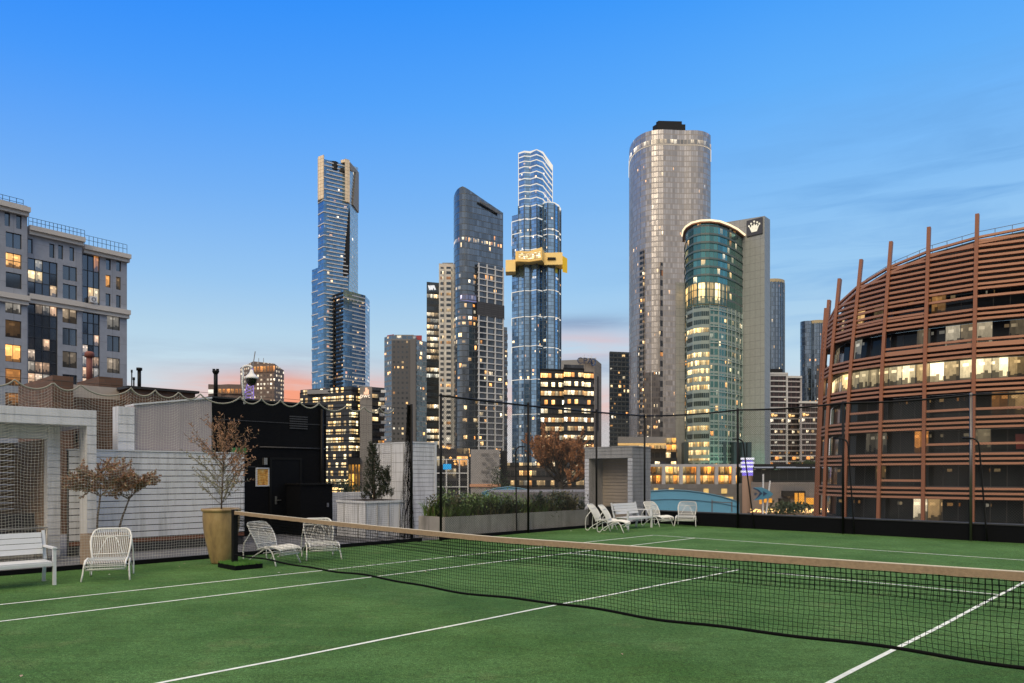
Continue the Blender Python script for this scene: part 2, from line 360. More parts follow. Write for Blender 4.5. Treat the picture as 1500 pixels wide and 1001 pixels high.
ROPE = mat('rope', (0.30, 0.29, 0.255), 0.9, var=0.2, vs=30)
NETL = mat('pale_netting', (0.62, 0.60, 0.54), 0.8, var=0.3, vs=2.0)
NETD = mat('black_netting', (0.005, 0.005, 0.0055), 0.9, var=0.2, spec=.1)
WIRE = mat('chain_wire', (0.035, 0.036, 0.035), 0.55, 0.2, var=0.2)
BARK = mat('bark', (0.10, 0.07, 0.05), 0.9, var=0.35, vs=18, bump=0.5)
TAN = mat('tan_box', (0.36, 0.27, 0.20), 0.8, var=0.15)

# ---------- court surface, deck, lines
turf = MB(); NX, NY = 8, 10
turf.face([cp(-8.95, -14), cp(16, -14), cp(16, 16.5), cp(-8.95, 16.5)]); struct(turf.build('court_turf', TURF))
dk = MB(); pts = [cp(-30, -16, -.006), cp(-8.9, -16, -.006), cp(-8.9, 20, -.006), cp(-30, 20, -.006)]
dk.face(pts, [(-30, -16), (-8.9, -16), (-8.9, 20), (-30, 20)]); struct(dk.build('roof_deck', DECK))
LW = 0.05
def court_line(x0, y0, x1, y1):
    m = MB(); x0, x1 = sorted((x0, x1)); y0, y1 = sorted((y0, y1)); n = max(2, int(max(x1 - x0, y1 - y0) / 0.35)); pr = None; ph = RU(0, 9)
    for i in range(n + 1):
        f_ = i / n; wob = 0.012 * math.sin(f_ * 9 + ph) + 0.006 * math.sin(f_ * 31 + ph); e0, e1 = RU(-.003, .003), RU(-.003, .003)
        if x1 - x0 > y1 - y0: a, b = cp(x0 + (x1 - x0) * f_, y0 + wob + e0, .004), cp(x0 + (x1 - x0) * f_, y1 + wob + e1, .004)
        else: a, b = cp(x0 + wob + e0, y0 + (y1 - y0) * f_, .004), cp(x1 + wob + e1, y0 + (y1 - y0) * f_, .004)
        if pr: m.face([pr[0], a, b, pr[1]])
        pr = (a, b)
    o = struct(m.build('court_line', LINE)); return o
h_ = LW / 2
court_line(-5.485 - h_, -11.9, -5.485 + h_, 11.885 + h_)
court_line(-4.115 - h_, -11.9, -4.115 + h_, 11.885 - h_ - .001)
court_line(-h_, -6.4, h_, 6.4 - h_ - .001)
court_line(4.115 - h_, -11.9, 4.115 + h_, 11.885 - h_ - .001)
court_line(-5.485 + h_ + .001, 11.885 - h_, 5.485, 11.885 + h_)
court_line(-4.115 + h_ + .001, 6.4 - h_, 4.115 - h_ - .001, 6.4 + h_)
# turf litter: a few small pale leaves
for i in range(26):
    x, y = (RU(-8.7, 4), RU(-5, 16)) if i % 2 else (RU(-8.8, -7.6), RU(-4, 4))
    m = MB(); c = cp(x, y, .012); a = RU(0, 6.28); s_ = RU(.016, .038); v1 = Vector((math.cos(a), math.sin(a), .15)) * s_; v2 = Vector((-math.sin(a), math.cos(a), -.1)) * s_ * .6
    m.face([c - v1, c - v2 * .8, c + v1, c + v2 + Vector((0, 0, .008))]); lf = m.build('fallen_leaf', TAN if i % 3 else RATTAN)
    tag(lf, 'small dry fallen leaf lying on the green turf', 'leaf', 'dry leaves scattered on the turf')

# ---------- tennis net on y=0
def net_top(x):
    if x < 0: return 1.0 + 0.075 * (abs(x) / 7.05) ** 1.5
    return 1.0 + 0.09 * (x / 7.05) ** 1.1
def net_bot(x):
    z = .262 + .012 * math.sin(x * 1.9) + .008 * math.sin(x * 4.3 + 1)
    return z + (max(0, x) / 5.3) ** 1.0 * 0.13
netr = thing('tennis_net', 'long black tennis net with a tan top band stretched across the green court', 'tennis net', cp(0, 0, 0))
mb = MB(); X0, X1, CELL = -7.0, 7.0, 0.044
nx = int((X1 - X0) / CELL)
def nety(x, f_): return 0.02 * math.sin(x * 1.3) * (1 - f_) + 0.03 * math.sin(x * .55 + 1) * (1 - f_)
for i in range(nx + 1):
    x = X0 + i * CELL; b, tt = net_bot(x), net_top(x) - .03
    pts = []
    for k in range(7):
        f_ = k / 6; pts.append(cp(x + .006 * math.sin(k * 2.1 + i * .8) + .010 * math.sin(x * 3 + k * .6) * (1 - f_), nety(x, f_), b + (tt - b) * f_))
    mb.tube(pts, .0023, 3)
rows = 17
for k in range(rows + 1):
    f_ = k / rows; pts = []
    for i in range(0, nx + 1):
        x = X0 + i * CELL; b, tt = net_bot(x), net_top(x) - .03
        pts.append(cp(x, nety(x, f_), b + (tt - b) * f_ + .003 * math.sin(i * 1.7 + k * 2.3)))
    mb.tube(pts, .0023, 3)
mb.build('net_mesh', NETD, netr)
mb = MB()                                  # doubled upper netting, behind
for i in range(nx + 1):
    x = X0 + i * CELL + .004; b, tt = net_bot(x), net_top(x) - .03; b2 = tt - (tt - b) * .37
    mb.tube([cp(x, .006, b2), cp(x + .003, .008, (b2 + tt) / 2), cp(x, .006, tt)], .0033, 3)
for k in range(7):
    f_ = 1 - k / 16.2; mb.tube([cp(X0 + i * CELL * 4, .007, net_bot(X0 + i * CELL * 4) + (net_top(X0 + i * CELL * 4) - .03 - net_bot(X0 + i * CELL * 4)) * f_) for i in range(nx // 4 + 1)], .0033, 3)
mb.build('double_netting', NETD, netr)
BAND = mat('net_band', (0.31, 0.215, 0.135), 0.85, var=0.4, vs=22, bump=0.4, bs=90)
mb = MB(); n = 120
for i in range(n):
    xa, xb = X0 - .05 + (X1 - X0 + .1) * i / n, X0 - .05 + (X1 - X0 + .1) * (i + 1) / n
    for sg in (-1, 1):
        ja, jb = .0025 * math.sin(xa * 17), .0025 * math.sin(xb * 17)
        q = [cp(xa, sg * .012, net_top(xa) - .062 + ja), cp(xb, sg * .012, net_top(xb) - .062 + jb), cp(xb, sg * .009, net_top(xb)), cp(xa, sg * .009, net_top(xa))]
        mb.face(q if sg < 0 else q[::-1], sm=True)
mb.build('top_band', BAND, netr)
mb = MB()
mb.tube([cp(X0 - .05 + (X1 - X0 + .1) * i / n, 0, net_top(X0 - .05 + (X1 - X0 + .1) * i / n) + .001) for i in range(n + 1)], .0085, 6)
mb.build('cord', mat('white_cord', (0.55, 0.5, 0.42), 0.7), netr)
mb = MB(); mb2 = []
for i in range(nx // 2 + 1):
    x = X0 + i * CELL * 2; mb2.append(cp(x, nety(x, 0) - .004, net_bot(x) - .008))
mb.tube(mb2, .0155, 5); mb.build('bottom_rope', NETD, netr)
def net_post(cx, lab, base):
    r = thing('net_post', lab, 'net post', cp(cx, .02, 0), CROT)
    m = local(MB()); m.box(-.045, -.045, .02, .045, .045, 1.09); m.box(-.05, -.05, 1.09, .05, .05, 1.105); m.build('pole', BLACKM, r)
    m = local(MB()); m.box(.045, -.02, .98, .075, .02, 1.07); m.tube([(.06, -.05, 1.0), (.06, .05, 1.0)], .015, 8); m.build('winch', BLACKM, r)
    m = local(MB()); m.box(-.09, -.09, 0, .09, .09, .02); m.build('base_plate', BLACKM, r)
net_post(-7.09, 'black square net post standing in the turf topped box by the big ochre pot', 0)
r = thing('turf_topped_box', 'low black box with bright artificial grass on top around the net post', 'box', cp(-6.99, .08, 0), CROT)
m = local(MB())
for (a, b, c, d_) in ((-.36, -.27, -.06, .27), (.06, -.27, .37, .27), (-.06, -.27, .06, -.12), (-.06, .0, .06, .27)): m.box(a, b, 0, c, d_, .085)
m.build('box_body', BLACKW, r)
m = local(MB())
for i in range(2600):
    x, y = RU(-.365, .375), RU(-.275, .275)
    if abs(x + .1) < .05 and abs(y + .06) < .06: continue
    h2 = RU(.025, .06); a = RU(0, 6.28); q = Vector((math.cos(a), math.sin(a), 0)) * .005; tp = Vector((x + RU(-.01, .01), y + RU(-.01, .01), .085 + h2))
    m.face([Vector((x, y, .085)) - q, Vector((x, y, .085)) + q, tp])
gr = m.build('turf_top', mat('bright_turf', (0.10, 0.26, 0.045), 0.8, var=.4, vs=30), r); gr['kind'] = 'stuff'

# ---------- soft netting along the left of the court
FX = -8.9
peaks_u = [-120, -40, 22, 78, 118, 192, 227, 262, 293, 352, 383, 411, 439, 467, 508, 533, 556, 577]
pk_y = [onx(u, FX) for u in peaks_u]
def rope_z(y):
    for a, b in zip(pk_y, pk_y[1:]):
        if a <= y <= b:
            L = b - a; f_ = (y - a) / L; return 3.47 - min(.42, .11 + .085 * L ** 1.3) * (1 - (2 * f_ - 1) ** 2) ** .8
    return 3.4
sn = thing('ball_netting', 'pale sagging ball stop netting hung on a scalloped rope along the left of the court', 'netting', cp(FX, 0, 0))
def drape(y, f_):   # horizontal folds, stronger in the middle
    return FX + (.05 * math.sin(y * 5.1 + 1.2 * math.sin(y * 1.3)) + .03 * math.sin(y * 11.3)) * math.sin(math.pi * min(1, f_ * .9 + .1)) * (1 - .35 * f_)
y0, y1 = -5.6, pk_y[-1]; NC = .052; ysp = onx(312, FX)
for (ya_, yb_, mt_, rad_) in ((y0, ysp, NETL, .0019), (ysp, y1, NETD, .0015)):
    mb = MB(); ny = int((yb_ - ya_) / NC)
    for i in range(ny + 1):
        y = ya_ + i * NC; tz = rope_z(y); pts = []
        for k in range(12):
            f_ = k / 11; pts.append(cp(drape(y, f_), y + .012 * math.sin(k * .9 + y * 2) , .1 + (tz - .1) * f_))
        mb.tube(pts, rad_, 3)
    nr = 62
    for k in range(1, nr):
        f_ = k / nr; pts = []
        for i in range(0, ny + 1, 2):
            y = ya_ + i * NC; tz = rope_z(y); pts.append(cp(drape(y, f_), y, .1 + (tz - .1) * f_ + .018 * math.sin(y * 4.2 + .35 * math.sin(k * .5)) * (f_)))
        mb.tube(pts, rad_, 3)
    mb.build('net_panel', mt_, sn)
mb = MB(); mb.tube([cp(FX, y0 + (y1 - y0) * i / 260, rope_z(y0 + (y1 - y0) * i / 260)) for i in range(261)], .016, 6); mb.build('rope', ROPE, sn)
mb = MB(); mb.tube([cp(FX, y0, 3.49), cp(FX, y1 + .6, 3.5)], .004, 4)
mb.build('support_wire', BLACKM, sn)
mb = MB(); mb.cbox(FX - .03, y0, 0, FX + .035, y1 + .9, .085); mb.build('base_rail', BLACKW, sn)
# gathered end of the net, hanging in a bundle
gy = onx(600, FX)
gb = thing('net_bundle', 'dark gathered bundle of netting hanging in front of the white clad box', 'netting', cp(FX, gy, 0))
mb = MB()
for i in range(85):
    a = RU(-1, 1); w1 = .05 * a; w2 = a * (.33 if a < 0 else .16) ; pts = []
    for k in range(9):
        f_ = k / 8; sp = w1 + (w2 - w1) * (f_ ** 1.25); pts.append(cp(FX - .03 + .10 * math.sin(i * 2.4) * f_ + RU(-.01, .01), gy + sp + .02 * math.sin(k * 1.7 + i), 3.6 - 3.5 * f_))
    mb.tube(pts, .0022, 3)
for k in range(55):
    f_ = k / 55; wl, wr = .05 + .28 * f_ ** 1.25, .05 + .11 * f_ ** 1.25; pts = [cp(FX - .03 + .05 * math.sin(j * 2.1 + k), gy - wl + (wl + wr) * j / 10, 3.6 - 3.5 * f_ - .05 * math.sin(j * .9)) for j in range(11)]
    mb.tube(pts, .0025, 3)
mb.build('net_folds', NETD, gb)
mb = MB(); mb.tube([cp(FX, gy + .06, 0), cp(FX, gy + .06, 3.62)], .035, 8); mb.build('pole', BLACKM, gb)
mb = MB(); mb.tube([cp(FX + .03, gy - .2, .1), cp(FX + .03, gy - .17, .7), cp(FX + .03, gy + .02, 1.25), cp(FX + .03, gy - .12, 1.6)], .016, 5); mb.build('rope', NETD, gb)

# ---------- chain link fence: left run and back run, posts and rails
FL = -8.72; FB = 16.32
yl0 = onx(644, FL)
def wires(ax, c0, c1, fixed, z0, z1, name, root, rad=.0028, cell=.07):
    m = MB(); H = z1 - z0; L = c1 - c0; n_ = int((L + H) / cell)
    for sgn in (1, -1):
        for i in range(n_ + 1):
            s0 = -H + i * cell; a0 = max(0, s0); a1 = min(L, s0 + H)
            if a1 - a0 < .01: continue
            za, zb = z0 + (a0 - s0), z0 + (a1 - s0)
            if sgn < 0: A, B = L - a0, L - a1
            else: A, B = a0, a1
            P = (lambda s, z: cp(fixed, c0 + s, z)) if ax == 'y' else (lambda s, z: cp(c0 + s, fixed, z))
            p, q = P(A, za), P(B, zb)
            if sgn < 0: p, q = p + Vector((0, .004, 0)), q + Vector((0, .004, 0))
            m.tube([p, q], rad, 3)
    return m.build(name, WIRE, root)
fl = thing('chain_link_fence', 'tall black chain link fence running beside the planted concrete trough', 'fence', cp(FL, yl0, 0))
wires('y', yl0, FB, FL, .06, 3.86, 'wire_mesh', fl)
mb = MB(); n = 10; mb.tube([cp(FL, yl0 + (FB - yl0) * i / n, 3.9 - .05 * math.sin(math.pi * i / n)) for i in range(n + 1)], .028, 8); mb.build('top_rail', BLACKM, fl)
mb = MB(); mb.cbox(FL - .03, yl0, 0, FL + .04, FB, .09); mb.build('base_rail', BLACKW, fl)
for u in (644, 772, 872):
    y = onx(u, FL); mb = MB(); mb.tube([cp(FL + .05, y, 0), cp(FL + .05, y, 3.9)], .035, 8); mb.lathe([(.045, 0), (.03, .05), (0, .06)], cp(FL + .05, y, 3.9), 10); mb.build('post', BLACKM, fl)
xr1 = 12.5
fb = thing('chain_link_fence', 'tall black chain link fence standing along the low black wall at the far side', 'fence', cp(0, FB, 0))
wires('x', FL, xr1, FB, .46, 3.86, 'wire_mesh', fb)
def onyx(u, cy):      # court x where sight line u meets court y = cy
    lo, hi = -30.0, 40.0
    for _ in range(60):
        mid = (lo + hi) / 2; p = cp(mid, cy)
        if p.y > 0.1 and 750 + F * p.x / p.y < u: lo = mid
        elif p.y <= 0.1: hi = mid
        else: hi = mid
    return lo
mb = MB()
px = [onyx(u, FB) for u in (955, 1082, 1236, 1423)]; px = [FL] + px[1:] + [px[-1] + 3.3, px[-1] + 6.6]
pr = []
for a, b in zip(px, px[1:]):
    for k in range(6): pr.append(cp(a + (b - a) * k / 6, FB, 3.9 - .05 * math.sin(math.pi * k / 6)))
mb.tube(pr, .028, 8); mb.build('top_rail', BLACKM, fb)
GAL = mat('galvanised', (0.16, 0.15, 0.14), 0.35, 0.8, var=.2)
for i, x in enumerate(px):
    m_ = GAL if i == 3 else BLACKM
    mb = MB(); mb.tube([cp(x, FB - .06, 0), cp(x, FB - .06, 3.9)], .036, 8); mb.lathe([(.046, 0), (.03, .05), (0, .06)], cp(x, FB - .06, 3.9), 10); mb.build('post', m_, fb)
# lamp-arm pipes bent over at the top, fixed inside the fence
def hook(cx, cy, axis, lab, zt, lean):
    r = thing('bent_pipe', lab, 'pipe', cp(cx, cy, 0)); m = MB(); ax = Vector(axis)
    p0 = cp(cx, cy, .02); pts = [p0 + ax * lean]
    for k in range(1, 6): pts.append(p0 + ax * lean * (1 - k / 5) + Vector((0, 0, (zt - .25) * k / 5)))
    for k in range(1, 7):
        a = math.pi / 2 * k / 6; pts.append(p0 + Vector((0, 0, zt - .25)) + Vector((0, 0, .22 * math.sin(a))) - ax * (.22 * (1 - math.cos(a))))
    pts.append(pts[-1] - ax * .18)
    m.tube(pts, .022, 7); m.build('pipe_arm', BLACKM, r)
hook(px[1] + .22, FB - .1, CX, 'thin black bent pipe leaning at the fence in front of the green lit tower', 2.95, .38)
hook(px[2] + .16, FB - .1, CX, 'thin black bent pipe beside the fence post before the copper clad building', 2.85, .18)
hook(px[3] + .2, FB - .1, CX, 'thin black bent pipe next to the shiny fence post at the right', 2.75, .18)
hook(FL - .05, onx(757, FL), -CYV, 'thin black bent pipe rising from the hedge beside the second fence post', 2.62, -.05)
# low black wall
pw = thing('parapet_wall', 'low black parapet wall along the far side of the court', 'wall', cp(0, FB, 0))
mb = MB(); mb.cbox(-8.66, FB + .04, 0, 14.5, FB + .3, .44); mb.build('wall_face', BLACKW, pw)
mb = MB(); mb.cbox(-8.68, FB + .02, .44, 14.5, FB + .34, .475); mb.build('coping', mat('dark_coping', (0.035, 0.035, 0.04), .6), pw)
# ---------- cladding: boards with shadow gaps, in court axes
def clad_face(mb, ax, fixed, out, a0, a1, z0, z1, bh=.14, gap=.02, th=.02, mi=0, gi=1):
    """horizontal boards on a vertical face; ax 'y' means the face lies in court x = fixed and runs along y"""
    n_ = max(1, round((z1 - z0) / bh)); h = (z1 - z0) / n_
    for k in range(n_):
        zl, zh = z0 + k * h + gap / 2, z0 + (k + 1) * h - gap / 2; j = RU(-.0015, .0015)
        if ax == 'y': mb.cbox(fixed, a0, zl, fixed + out * (th + j), a1, zh, mi)
        else: mb.cbox(a0, fixed, zl, a1, fixed + out * (th + j), zh, mi)
# long low white clad wall (x=-11.5) from u=101 to 357
WX = -11.5
wa, wb = onx(101, WX), onx(357, WX)
r = thing('clad_wall', 'long low white wall of horizontal boards behind the pale netting', 'wall', cp(WX, wa, 0))
m = MB(); m.cbox(WX - .16, wa, 0, WX, wb, 2.3); m.build('core', GAP, r)
m = MB(); clad_face(m, 'y', WX, 1, wa, wb, .32, 2.3, .145); clad_face(m, 'x', wb, 1, WX - .16, WX, .32, 2.3, .145); m.build('boards', CLAD, r)
m = MB(); m.cbox(WX, wa, .22, WX + .03, wb, .30); m.build('skirting', mat('rust', (0.16, 0.06, 0.035), .8), r)
m = MB(); m.cbox(WX - .17, wa - .01, 2.3, WX + .04, wb + .01, 2.33); m.build('cap', WHITEP, r)
# tall pinkish rendered block behind it
TX = -11.75; ta, tb = onx(196, TX), onx(310, TX)
r = thing('rendered_block', 'tall pale pinkish rendered roof block rising above the low white boards', 'roof structure', cp(TX, ta, 0))
REND = mat('pink_render', (0.34, 0.30, 0.315), .8, var=.08, vs=.8, bump=.1)
def xy(a, b): p = cp(a, b); return (p.x, p.y)
zl_, zr_ = zz(594, yAt(TX, ta)), zz(584, yAt(TX, tb)); zp_ = zz(596, yAt(TX, ta - .2))
m = MB(); m.prism([xy(TX, ta), xy(TX, tb), xy(TX - .55, tb), xy(TX - .55, ta)], 0, [zl_, zr_, zr_, zl_]); m.build('wall', REND, r)
m = MB(); m.cbox(TX - .3, ta - .36, 0, TX + .03, ta - .003, zp_); clad_face(m, 'y', TX + .03, 1, ta - .36, ta - .003, .3, zp_, .2); m.build('side_pier', CLAD, r)
m = MB(); m.prism([xy(TX + .03, ta), xy(TX + .03, tb), xy(TX - .58, tb), xy(TX - .58, ta)], zl_ - .04, [zl_ + .03, zr_ + .03, zr_ + .03, zl_ + .03]) if False else m.beam(cp(TX - .27, ta, zl_ + .02), cp(TX - .27, tb, zr_ + .02), .62, .035); m.build('cap', WHITEP, r)
# black roof building with door
BX = -13.7; ba, bb = onx(310, BX), onx(478, BX)
zb_ = zz(583, yAt(BX, ba))
r = thing('black_roof_building', 'flat roofed matt black building with a black door behind the netting', 'building', cp(BX, ba, 0))
m = MB(); m.cbox(BX - 4, ba, 0, BX, bb, zb_)
m.build('wall', BLACKW, r)
m = MB(); m.cbox(BX - 4.02, ba - .02, zb_, BX + .03, bb + .03, zb_ + .05); m.build('roof_trim', mat('dark_trim', (0.02, .019, .018), .6), r)
da, db = onx(397, BX), onx(438, BX); Yd = yAt(BX, (da + db) / 2); dz_ = zz(674, Yd)
DOORM = mat('black_door', (0.0026, 0.003, 0.0046), .6, var=.2, spec=.15)
m = MB(); m.cbox(BX, da, .02, BX + .045, db, dz_); dr = m.build('door', DOORM, r)
m = MB()
m.cbox(BX, da - .07, 0, BX + .06, da - .003, dz_ + .07); m.cbox(BX, db + .003, 0, BX + .06, db + .07, dz_ + .07); m.cbox(BX, da - .003, dz_ + .003, BX + .06, db + .003, dz_ + .07)
m.build('door_frame', BLACKM, r)
hy = onx(403, BX); hz_ = zz(733, yAt(BX, hy)); STEEL = mat('steel', (0.45, 0.45, 0.45), .3, .9)
m = MB(); m.cbox(BX + .045, hy - .03, hz_ - .12, BX + .06, hy + .03, hz_ + .12); m.cbox(BX + .06, hy - .02, hz_ - .01, BX + .11, hy + .14, hz_ + .012); m.build('handle', STEEL, dr)
ca, cb = onx(380, BX), bb; cz = zz(655, yAt(BX, ca))
m = MB(); m.tube([cp(BX + .03, ca, cz), cp(BX + .03, cb, cz)], .022, 6); m.build('conduit', mat('dark_grey', (0.04, .04, .045), .5), r)
vy = onx(424, BX); vz = zz(628, yAt(BX, vy)); m = MB()
for k in range(6): m.cbox(BX, vy, vz + k * .07, BX + .03, vy + .6, vz + k * .07 + .035)
m.build('wall_vent', mat('dark_grey', (0.04, .04, .045), .5), r)
vy = onx(470, BX); m = MB(); m.tube([cp(BX + .06, vy, .0), cp(BX + .06, vy, zb_ - .1)], .045, 8); m.build('downpipe', BLACKM, r)
m = MB(); m.cbox(BX, ba, 1.98, BX + .012, onx(374, BX), 2.0); m.cbox(BX, ba, 3.3, BX + .012, bb, 3.32); m.build('panel_seam', MATS['dark_grey'], r)
# low black cabinet at its right end
ka, kb = onx(440, BX + .9), onx(487, BX + .9)
r = thing('black_cabinet', 'waist high black cabinet standing beside the black door', 'cabinet', cp(BX + .9, ka, 0))
kz = zz(711, yAt(BX + .9, ka))
m = MB(); m.cbox(BX + .1, ka, 0, BX + .9, kb, kz); m.build('body', BLACKW, r)
m = MB(); m.cbox(BX + .07, ka - .03, kz, BX + .94, kb + .03, kz + .05); m.build('lid', BLACKM, r)
m = MB(); m.cbox(BX + .9, kb - .2, kz * .55, BX + .93, kb - .14, kz * .55 + .12); m.build('latch', STEEL, r)
# framed notice
na, nb = onx(376, BX), onx(392, BX); Yn = yAt(BX, na); n0, n1 = zz(711, Yn), zz(687, Yn)
r = thing('framed_notice', 'orange and yellow poster in a white frame on the black wall', 'poster', cp(BX, na, n0))
m = MB(); m.cbox(BX, na, n0, BX + .02, nb, n1); 
def poster():
    mt, t = newmat('poster'); P = t.node('ShaderNodeTexCoord').outputs['Object']
    n_ = t.noise(P, 9.0, 4, .7); c = t.ramp(n_, [(.3, (.25, .08, .03)), (.45, (.62, .28, .05)), (.6, (.75, .45, .12)), (.8, (.7, .6, .4))])
    p = t.node('ShaderNodeBsdfPrincipled', {'Base Color': c, 'Roughness': .3}); o = t.node('ShaderNodeOutputMaterial'); t.l.new(p.outputs[0], o.inputs[0]); return mt
m.build('poster_sheet', poster(), r); m = MB(); f_ = .035
m.cbox(BX, na - f_, n0 - f_, BX + .04, nb + f_, n0); m.cbox(BX, na - f_, n1, BX + .04, nb + f_, n1 + f_); m.cbox(BX, na - f_, n0, BX + .04, na, n1); m.cbox(BX, nb, n0, BX + .04, nb + f_, n1); m.build('frame', WHITEP, r)
m = MB(); m.cbox(BX, na + .17, n1 + .12, BX + .12, na + .27, n1 + .32); m.build('lamp', STEEL, r)
# green sign box on the end of the low wall
sa, sb_ = onx(341, WX - .4), onx(361, WX - .4); Yg = yAt(WX - .4, sa)
r = thing('green_sign', 'small green sign box above the end of the white boarded wall', 'sign', cp(WX - .4, sa, 2.3))
m = MB(); m.cbox(WX - .5, sa, zz(664, Yg), WX - .4, sb_, zz(656, Yg)); m.build('sign_face', mat('sign_green', (0.05, .22, .06), .5, var=.4, vs=6), r)
m = MB(); m.cbox(WX - .5, sb_, zz(666, Yg), WX - .45, sb_ + .03, zz(655.5, Yg)); m.cbox(WX - .48, sa + .2, 2.3, WX - .42, sa + .24, zz(664, Yg)); m.build('bracket', BLACKM, r)
# black flue pipes on roof
def flue(u, vt, vb, Y, rad, lab, head=True):
    x, y = U(u, Y); r = thing('flue_pipe', lab, 'pipe', (x, y, zz(vb, Y))); m = MB(); z1 = zz(vt, Y)
    m.tube([(x, y, zz(vb, Y)), (x, y, z1)], rad, 10); m.build('pipe', BLACKM, r)
    m = MB(); m.tube([(x, y, z1 - rad * 1.6), (x, y, z1 - rad * .4), (x, y, z1)], [rad * 1.2, rad * 1.75, rad * 1.5], 10)
    if head: m.tube([(x - rad * .9, y, z1), (x - rad * .9, y, z1 + rad * .8)], rad * .7, 8); m.tube([(x + rad * .9, y, z1), (x + rad * .9, y, z1 + rad * .8)], rad * .7, 8)
    m.build('cowl', BLACKM, r)
flue(316, 543, 583, yAt(BX, ba) + .6, .058, 'thick black flue pipe with a double head on the corner of the black building')
# dome camera on white bent arm
Yc = 18.3; x, y = U(357, Yc)
r = thing('security_camera', 'white dome security camera hanging from a curved arm above the black building', 'security camera', (x, y, zz(592, Yc)))
WP2 = mat('camera_white', (.72, .72, .74), .35)
xc, _ = U(368.5, Yc); pts = [(x + .02, y, zz(592, Yc)), (x - .03, y, zz(560, Yc)), (x - .02, y, zz(545, Yc))]
for k in range(8):
    a = math.pi - math.pi * k / 7; pts.append((x + .09 + .12 * math.cos(a), y, zz(540, Yc) + .07 * math.sin(a)))
m = MB(); m.tube(pts, .028, 8); m.build('arm', WP2, r)
m = MB(); m.lathe([(.0, .2), (.035, .19), (.055, .11), (.12, .04), (.165, 0), (.165, -.035), (0, -.035)], (xc, y, zz(553, Yc)), 18); m.build('housing', WP2, r)
m = MB(); m.lathe([(.13, 0), (.122, -.08), (.085, -.15), (.0, -.175)], (xc, y, zz(553, Yc) - .036), 18)
DOME = mat('dome_glass', (.006, .006, .008), .06); m.build('dome', DOME, r)
# ---------- left cabana
r = thing('cabana', 'open fronted white boarded cabana with a sofa inside at the left', 'cabana', cp(-11, -3, 0))
CFX = -11.0; pa, pb = onx(127, CFX), onx(141, CFX); ctop = zz(601, yAt(CFX, pa)); csof = ctop - .34
m = MB(); m.cbox(CFX - .5, pa, 0, CFX, pb, csof); clad_face(m, 'y', CFX, 1, pa, pb, .02, csof, .2, mi=0); m.build('post', CLAD, r)
m = MB(); m.cbox(CFX - 3.3, -8.5, csof, CFX, pb, ctop); m.build('roof', CLAD, r)
m = MB(); clad_face(m, 'y', CFX, 1, -8.5, pb, csof, ctop, .17); m.build('fascia', CLAD, r)
IX = -11.55; ia, ib = onx(69, IX), onx(88, IX); iz = csof - .28
m = MB(); m.cbox(IX - .25, ia, 0, IX, ib, csof - .005); clad_face(m, 'y', IX, 1, ia, ib, .02, csof - .01, .145); m.build('inner_post', CLAD, r)
m = MB(); m.cbox(IX - .2, -8.5, iz, IX, ia - .003, csof - .005); clad_face(m, 'y', IX, 1, -8.5, ia - .003, iz, csof - .01, .14); m.build('inner_beam', CLAD, r)
WOODB = mat('warm_boards', (.27, .19, .135), .65, var=.25, vs=1.5, stretch=(.3, .3, 6))
m = MB(); m.cbox(IX - 2.7, ia - .02, 0, IX - .26, ia + .1, iz); clad_face(m, 'x', ia - .02, -1, IX - 2.7, IX - .26, .1, iz, .145); m.build('side_wall', WOODB, r)
m = MB(); clad_face(m, 'y', IX - 2.7, 1, -9.5, ia + .1, .1, iz, .145, gap=.02); m.build('back_wall', WOODB, r)
m = MB(); m.cbox(IX - 3.0, -8.5, 0, IX - .26, ia, .1); m.build('plinth', CONC, r)
# outdoor sofa inside
r = thing('outdoor_sofa', 'outdoor sofa with dark cushions and a pale metal frame inside the cabana', 'sofa', cp(-10.4, -4.4, 0), CROT)
sx0, sx1 = -.75, .1; sy0, sy1 = -2.0, onx(68, -10.35) + 4.4
m = local(MB())
for yy in (sy0, sy1):
    m.tube([(sx1, yy, 0), (sx1, yy, .72), (sx0, yy, .72), (sx0, yy, 0)], .018, 6)
m.tube([(sx1, sy0, .3), (sx1, sy1, .3)], .018, 6); m.tube([(sx0, sy0, .72), (sx0, sy1, .72)], .018, 6); m.tube([(sx1, sy1 - .02, .72), (sx1 - .2, sy1 - .05, .3)], .014, 6); m.tube([(sx1, sy0, .72), (sx1, sy1, .72)], .014, 6); m.build('frame', mat('champagne_metal', (.40, .37, .33), .4, .3), r)
CUSH = mat('dark_cushion', (.028, .026, .028), .9, var=.2, vs=8)
for k in range(3):
    a, b = sy0 + .05 + (sy1 - sy0 - .1) / 3 * k, sy0 + .03 + (sy1 - sy0 - .1) / 3 * (k + 1)
    m = local(MB()); m.box(sx0 + .1, a, .3, sx1 - .02, b, .46); m.build('seat_cushion', CUSH, r)
    m = local(MB()); m.box(sx0 + .02, a, .46, sx0 + .22, b, .98); m.build('back_cushion', CUSH, r)
